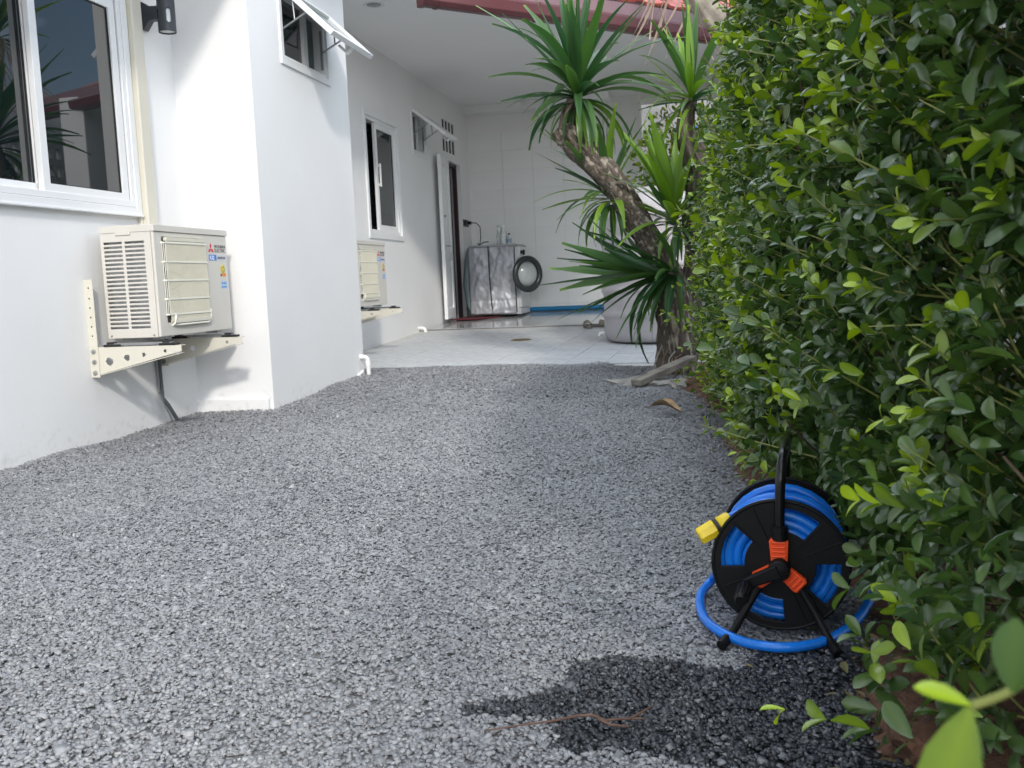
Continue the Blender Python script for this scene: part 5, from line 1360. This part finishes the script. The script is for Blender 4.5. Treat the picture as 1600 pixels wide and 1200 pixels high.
def build_hedge():
    P, dep, inf = shoots(); m = len(P)
    base_dir = np.stack([-0.75 + rng.normal(0, 0.35, m), rng.normal(-0.05, 0.55, m), 0.55 + rng.normal(0, 0.40, m)], 1)
    top = P[:, 2] > 1.9; base_dir[top] = np.stack([-0.2 + rng.normal(0, 0.5, top.sum()), rng.normal(0, 0.5, top.sum()), 0.9 + rng.normal(0, 0.2, top.sum())], 1)
    end = P[:, 1] > 5.35; base_dir[end, 1] += 0.6
    base_dir /= np.linalg.norm(base_dir, axis=1)[:, None]
    NP = 6
    Ls = rng.uniform(0.075, 0.15, m); Ls = np.where(rng.random(m) < 0.13, Ls*rng.uniform(1.5, 2.2, m), Ls)
    young = (rng.random(m) < np.clip(0.20 + 0.42*noise2(P[:, 1], P[:, 2], 4.3, 1.1), 0.05, 0.62)) | (dep < 0.0)
    far = P[:, 1] > 4.6
    young |= far & (rng.random(m) < 0.58)
    young &= dep < 0.07
    any_ = rng.normal(0, 1, (m, 3)); e1 = np.cross(base_dir, any_); e1 /= np.linalg.norm(e1, axis=1)[:, None]; e2 = np.cross(base_dir, e1)
    pos = []; ax = []; nr = []; ln = []; tn = []; idx = []
    for p in range(NP):
        t = (p + 0.35)/NP
        c = P + base_dir*(Ls*t)[:, None] + np.array([0, 0, 1.0])*(0.02*t*t)
        for sgn in (1, -1):
            a_ = (e1 if p % 2 == 0 else e2)*sgn + 0.25*(e2 if p % 2 == 0 else e1)*rng.normal(0, 1, m)[:, None]
            spread = rng.uniform(0.75, 1.15, m)*(1.0 - 0.5*t)
            dl_ = base_dir*np.cos(spread)[:, None]*0.9 + a_*np.sin(spread)[:, None] + rng.normal(0, 0.16, (m, 3))
            dl_ /= np.linalg.norm(dl_, axis=1)[:, None]
            up_ = base_dir*1.0 + np.array([0, 0, 0.45]) + rng.normal(0, 0.2, (m, 3))
            nn = up_ - dl_*np.sum(up_*dl_, 1)[:, None]; nn /= np.linalg.norm(nn, axis=1)[:, None]
            size = rng.uniform(0.027, 0.045, m)*(1.08 - 0.35*max(0, t-0.55)/0.45)
            tone = 0.05 + rng.uniform(0, 0.16, m) + np.where(young, np.clip((t-0.45)*1.9, 0, 1)*rng.uniform(0.55, 1.0, m), 0.10*(t > 0.8))
            pick = rng.random(m) < (0.95 if p > 0 else 0.7)
            mid = c + dl_*(size*0.6)[:, None]
            pick &= ~((mid[:, 1] > 1.30) & (mid[:, 1] < 2.12) & (mid[:, 2] < 0.42) & (mid[:, 0] < 0.205 + 0.09*(mid[:, 2] < 0.13)))      # the reel has pushed the shoots aside
            cu_, cv_, cz_ = proj_px(mid)
            pick &= ~((cz_ < 1.02) & (cz_ > 0) & (cu_ > -60) & (cu_ < 1660) & (cv_ > -60) & (cv_ < 1260))
            pos.append(c[pick]); ax.append(dl_[pick]); nr.append(nn[pick]); ln.append(size[pick]); tn.append(tone[pick]); idx.append(np.nonzero(pick)[0])
    pos = np.concatenate(pos); ax = np.concatenate(ax); nr = np.concatenate(nr); ln = np.concatenate(ln); tn = np.concatenate(tn); idx = np.concatenate(idx)
    infl = inf[idx]
    ln = np.where(infl, ln, ln*1.5)
    # extra filler leaves deep inside the bush so that it is closed
    nf = 13000
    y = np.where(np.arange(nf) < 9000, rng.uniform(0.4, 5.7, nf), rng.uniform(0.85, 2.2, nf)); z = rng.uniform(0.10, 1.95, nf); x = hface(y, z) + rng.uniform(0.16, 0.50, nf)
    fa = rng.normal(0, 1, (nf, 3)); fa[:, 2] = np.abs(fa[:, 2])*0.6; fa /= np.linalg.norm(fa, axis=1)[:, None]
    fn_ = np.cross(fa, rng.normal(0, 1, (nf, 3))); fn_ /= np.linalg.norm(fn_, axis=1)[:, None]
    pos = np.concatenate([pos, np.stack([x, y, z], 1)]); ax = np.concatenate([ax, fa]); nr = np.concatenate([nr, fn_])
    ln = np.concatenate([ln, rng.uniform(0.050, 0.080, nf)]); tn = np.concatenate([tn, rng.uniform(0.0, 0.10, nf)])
    dpl = np.concatenate([dep[idx], np.full(nf, 0.4)])
    u, v, zc = proj_px(pos)
    hg = root('hedge', (0.4, 3.0, 0.0), 'tall clipped green hedge of small glossy leaves along the gravel', 'hedge')
    HO = ORIG[hg.name]
    # the 300 leaves that show largest become single parts
    vis = (zc > 0.3) & (u > 5) & (u < 1595) & (v > 5) & (v < 1195) & (dpl < 0.035)
    score = np.where(vis, ln/np.maximum(zc, 0.2)*(0.6+np.abs(np.sum(nr*(np.array([0, 0, 0.65]) - pos)/np.maximum(zc, .1)[:, None], 1))), 0)
    big = np.argsort(-score)[:290]
    tv, tf = leaf_template(PROF5)
    tmes = []
    for tone in (0.06, 0.16, 0.45, 0.75):
        me = bpy.data.meshes.new('leaf'); me.from_pydata(tv.tolist(), [], tf.tolist()); me.materials.append(M_leaf)
        me.polygons.foreach_set('use_smooth', [True]*len(tf))
        a = me.attributes.new('tone', 'FLOAT', 'POINT'); a.data.foreach_set('value', [tone + (0.13 if k % 3 == 1 else 0.0) for k in range(len(tv))])
        tmes.append(me)
    for i in big:
        k = 0 if tn[i] < 0.12 else (1 if tn[i] < 0.3 else (2 if tn[i] < 0.6 else 3))
        o = bpy.data.objects.new('leaf', tmes[k]); COL.objects.link(o); o.parent = hg
        a_, n_ = Vector(ax[i]), Vector(nr[i]); s_ = n_.cross(a_)
        Mm = Matrix((a_*ln[i], s_*ln[i], n_*ln[i])).transposed().to_4x4(); Mm.translation = Vector(pos[i]) - HO
        o.matrix_local = Mm
    rest = np.ones(len(pos), bool); rest[big] = False
    near = rest & (pos[:, 1] < 2.6) & np.concatenate([infl, np.zeros(nf, bool)])
    VV = []; FF = []; TT = []; off = 0
    farl = (pos[:, 1] > 3.5) | ~np.concatenate([infl, np.zeros(nf, bool)])
    for sel, prof in ((near & ~farl, PROF5), (rest & ~near & ~farl, PROF3), (rest & farl, PROF2)):
        tv_, tf_ = leaf_template(prof)
        a_, n_, l_, p_ = ax[sel], nr[sel], ln[sel], pos[sel]; s_ = np.cross(n_, a_)
        k = len(p_)
        cv_ = rng.uniform(0.2, 2.0, k)
        fw_ = rng.uniform(0.85, 1.15, k)
        tz = tv_[None, :, 2].repeat(k, 0)
        tz = np.abs(tv_[None, :, 1])*0.30*rng.uniform(0.3, 2.2, k)[:, None] - 0.18*(tv_[None, :, 0]**2)*cv_[:, None]
        vv = p_[:, None, :] + (a_[:, None, :]*tv_[None, :, 0:1] + s_[:, None, :]*tv_[None, :, 1:2]*fw_[:, None, None] + n_[:, None, :]*tz[..., None])*l_[:, None, None]
        VV.append(vv.reshape(-1, 3)); FF.append((tf_[None] + (np.arange(k)*len(tv_))[:, None, None] + off).reshape(-1, 4)); off += k*len(tv_)
        TT.append((tn[sel][:, None] + np.where(np.arange(len(tv_)) % 3 == 1, 0.11, 0.0)[None, :]).ravel())
    v_ = np.concatenate(VV) - np.array(HO); f_ = np.concatenate(FF)
    me = bpy.data.meshes.new('foliage'); me.vertices.add(len(v_)); me.vertices.foreach_set('co', v_.ravel().astype(np.float32))
    me.loops.add(f_.size); me.loops.foreach_set('vertex_index', f_.ravel().astype(np.int32))
    me.polygons.add(len(f_)); me.polygons.foreach_set('loop_start', np.arange(0, f_.size, 4, dtype=np.int32)); me.polygons.foreach_set('loop_total', np.full(len(f_), 4, np.int32))
    me.update(calc_edges=True); me.polygons.foreach_set('use_smooth', np.ones(len(f_), bool))
    a = me.attributes.new('tone', 'FLOAT', 'POINT'); a.data.foreach_set('value', np.concatenate(TT).astype(np.float32))
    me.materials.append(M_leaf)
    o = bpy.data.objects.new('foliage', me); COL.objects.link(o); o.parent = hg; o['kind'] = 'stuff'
    pass
    # shoot stems, joined: thousands of them
    tipp = P + base_dir*(Ls*0.8)[:, None]
    tu, tv_, tz_ = proj_px(tipp)
    clear = ~((tipp[:, 1] > 1.20) & (tipp[:, 1] < 2.2) & (tipp[:, 2] < 0.52) & (np.minimum(P[:, 0], tipp[:, 0]) < 0.245)) & ~((np.minimum(tz_, zc_all(P)) < 1.12))
    sel = np.nonzero(inf & clear & (P[:, 1] < 4.2))[0]
    A = P[sel] - base_dir[sel]*0.05; B = P[sel] + base_dir[sel]*Ls[sel][:, None] + np.array([0, 0, 0.02]); k = len(sel)
    Mid = (A+B)/2 - np.array([0, 0, 0.004])
    r0 = 0.0016
    e1s, e2s = e1[sel], e2[sel]; ring = []
    for C_, rr in ((A, 1.3), (Mid, 1.0), (B, 0.6)):
        for an in (0, 2*PI/3, 4*PI/3): ring.append(C_ + (e1s*math.cos(an) + e2s*math.sin(an))*r0*rr)
    vv = np.stack(ring, 1) - np.array(HO)
    q = np.array([(i*3+j, i*3+(j+1) % 3, (i+1)*3+(j+1) % 3, (i+1)*3+j) for i in range(2) for j in range(3)])
    ff = (q[None] + (np.arange(k)*9)[:, None, None]).reshape(-1, 4)
    me = bpy.data.meshes.new('shoot_stems'); me.from_pydata(vv.reshape(-1, 3).tolist(), [], ff.tolist()); me.materials.append(M_gstem)
    o = bpy.data.objects.new('shoot_stems', me); COL.objects.link(o); o.parent = hg; o['kind'] = 'stuff'
    # woody stems rising from the soil
    rd = random.Random(7)
    for i in range(26):
        y = 0.7 + i*0.19 + rd.uniform(-0.05, 0.05); xb = float(hface(np.array(y), np.array(0.3))) + rd.uniform(0.06, 0.22)
        pts = [Vector((xb, y, -0.02))]
        for k in range(7): pts.append(pts[-1] + Vector((rd.uniform(-0.05, 0.06), rd.uniform(-0.07, 0.07), rd.uniform(0.18, 0.28))))
        mb = MB().tube(pts, [0.012*(1-0.1*k) for k in range(8)], 7)
        for k in range(14):
            b = pts[rd.randrange(0, 7)] + Vector((0, 0, rd.uniform(0, 0.15)))
            e = b + Vector((rd.uniform(-0.13, 0.08), rd.uniform(-0.2, 0.2), rd.uniform(0.05, 0.22)))
            mb.tube([b, (b+e)/2 + Vector((0, 0, -0.01)), e], [0.004, 0.003, 0.0018], 5)
        obj('branch', mb, M_stem, hg)
    # twig that reaches across the frame's lower right corner, close to the lens
    def fg(px, py, dist):
        return None
    tw_pts = [(0.155, 0.46, 0.475), (0.125, 0.405, 0.486), (0.106, 0.380, 0.4865), (0.089, 0.362, 0.4885)]
    twg = obj('twig', MB().tube(spline(tw_pts), [0.0017]*25, 8), M_gstem, hg)
    specs = [((0.088, 0.361, 0.4880), (-0.30, -0.10, -1.0), (-0.30, -0.95, 0.20), 0.040, 2, 1.05),     # big lower leaf
             ((0.089, 0.362, 0.4886), (-0.95, 0.02, 0.42), (0.25, -0.45, 0.85), 0.020, 3, 0.85),     # lime tip leaf
             ((0.106, 0.372, 0.490), (-0.10, -0.30, 0.95), (-0.40, -0.85, -0.15), 0.030, 1, 1.0),     # upper blurred leaf
             ((0.112, 0.388, 0.487), (0.60, -0.30, 0.55), (-0.3, -0.8, 0.3), 0.030, 1, 1.0)]
    for b, a_, n_, l_, k, ws in specs:
        a_ = Vector(a_).normalized(); n_ = Vector(n_); n_ = (n_ - a_*n_.dot(a_)).normalized(); s_ = n_.cross(a_)
        o = bpy.data.objects.new('leaf', tmes[k]); COL.objects.link(o); o.parent = hg
        Mm = Matrix((a_*l_, s_*l_*ws, n_*l_)).transposed().to_4x4(); Mm.translation = Vector(b) - HO
        o.matrix_local = Mm
build_hedge()

# loose leaf litter on the soil
def litter():
    n = 260; tv, tf = leaf_template(PROF3)
    y = rng.uniform(1.1, 5.4, n); x = edge_right(y) + rng.normal(0.06, 0.09, n); z = np.maximum(soil_z(x, y), gz(x, y)) + 0.006
    V = []; F = []
    for i in range(n):
        yaw = rng.uniform(0, 2*PI); M_ = Matrix.Translation((x[i], y[i], z[i])) @ Euler((rng.normal(0, .4), rng.normal(0, .4), yaw)).to_matrix().to_4x4() @ Matrix.Scale(float(rng.uniform(0.015, 0.032)), 4)
        o = len(V); V += [tuple(M_ @ Vector(p)) for p in tv]; F += [tuple(int(k)+o for k in f) for f in tf]
    mb = MB(); mb.v = V; mb.f = F; mb.mi = [0]*len(F); mb.sm = [False]*len(F)
    obj('leaf_litter', mb, mat('litter', (0.20, 0.15, 0.07), 0.8, col2=(0.08, 0.09, 0.03), scale=9), kind='stuff', recalc=False)
litter()

# yellow-green shrub beyond the carport
sb = root('shrub', (-0.75, 10.9, 0.1), 'small yellow green shrub seen between the tree and the hedge', 'shrub')
def shrub():
    n = 3200; tv, tf = leaf_template(PROF3)
    c = rng.normal(0, 1, (n, 3)); c /= np.linalg.norm(c, axis=1)[:, None]; c *= (rng.random(n)**0.4)[:, None]
    p = c*np.array([0.75, 0.45, 0.95]) + np.array([-0.20, 11.6, 1.70])
    a_ = c + rng.normal(0, 0.6, (n, 3)); a_ /= np.linalg.norm(a_, axis=1)[:, None]
    n_ = np.cross(a_, rng.normal(0, 1, (n, 3))); n_ /= np.linalg.norm(n_, axis=1)[:, None]; s_ = np.cross(n_, a_)
    l_ = rng.uniform(0.05, 0.085, n)
    vv = p[:, None, :] + (a_[:, None, :]*tv[None, :, 0:1] + s_[:, None, :]*tv[None, :, 1:2] + n_[:, None, :]*tv[None, :, 2:3])*l_[:, None, None]
    ff = (tf[None] + (np.arange(n)*len(tv))[:, None, None]).reshape(-1, 4)
    me = bpy.data.meshes.new('foliage'); me.from_pydata((vv.reshape(-1, 3) - np.array(ORIG[sb.name])).tolist(), [], ff.tolist()); me.materials.append(M_leaf)
    a = me.attributes.new('tone', 'FLOAT', 'POINT'); a.data.foreach_set('value', np.repeat(rng.uniform(0.3, 0.95, n), len(tv)).astype(np.float32))
    o = bpy.data.objects.new('foliage', me); COL.objects.link(o); o.parent = sb; o['kind'] = 'stuff'
shrub()
obj('stem', MB().tube([(-0.25, 11.6, 0.1), (-0.22, 11.6, 0.9), (-0.2, 11.6, 1.7)], [0.03, 0.025, 0.012], 8), M_stem, sb)
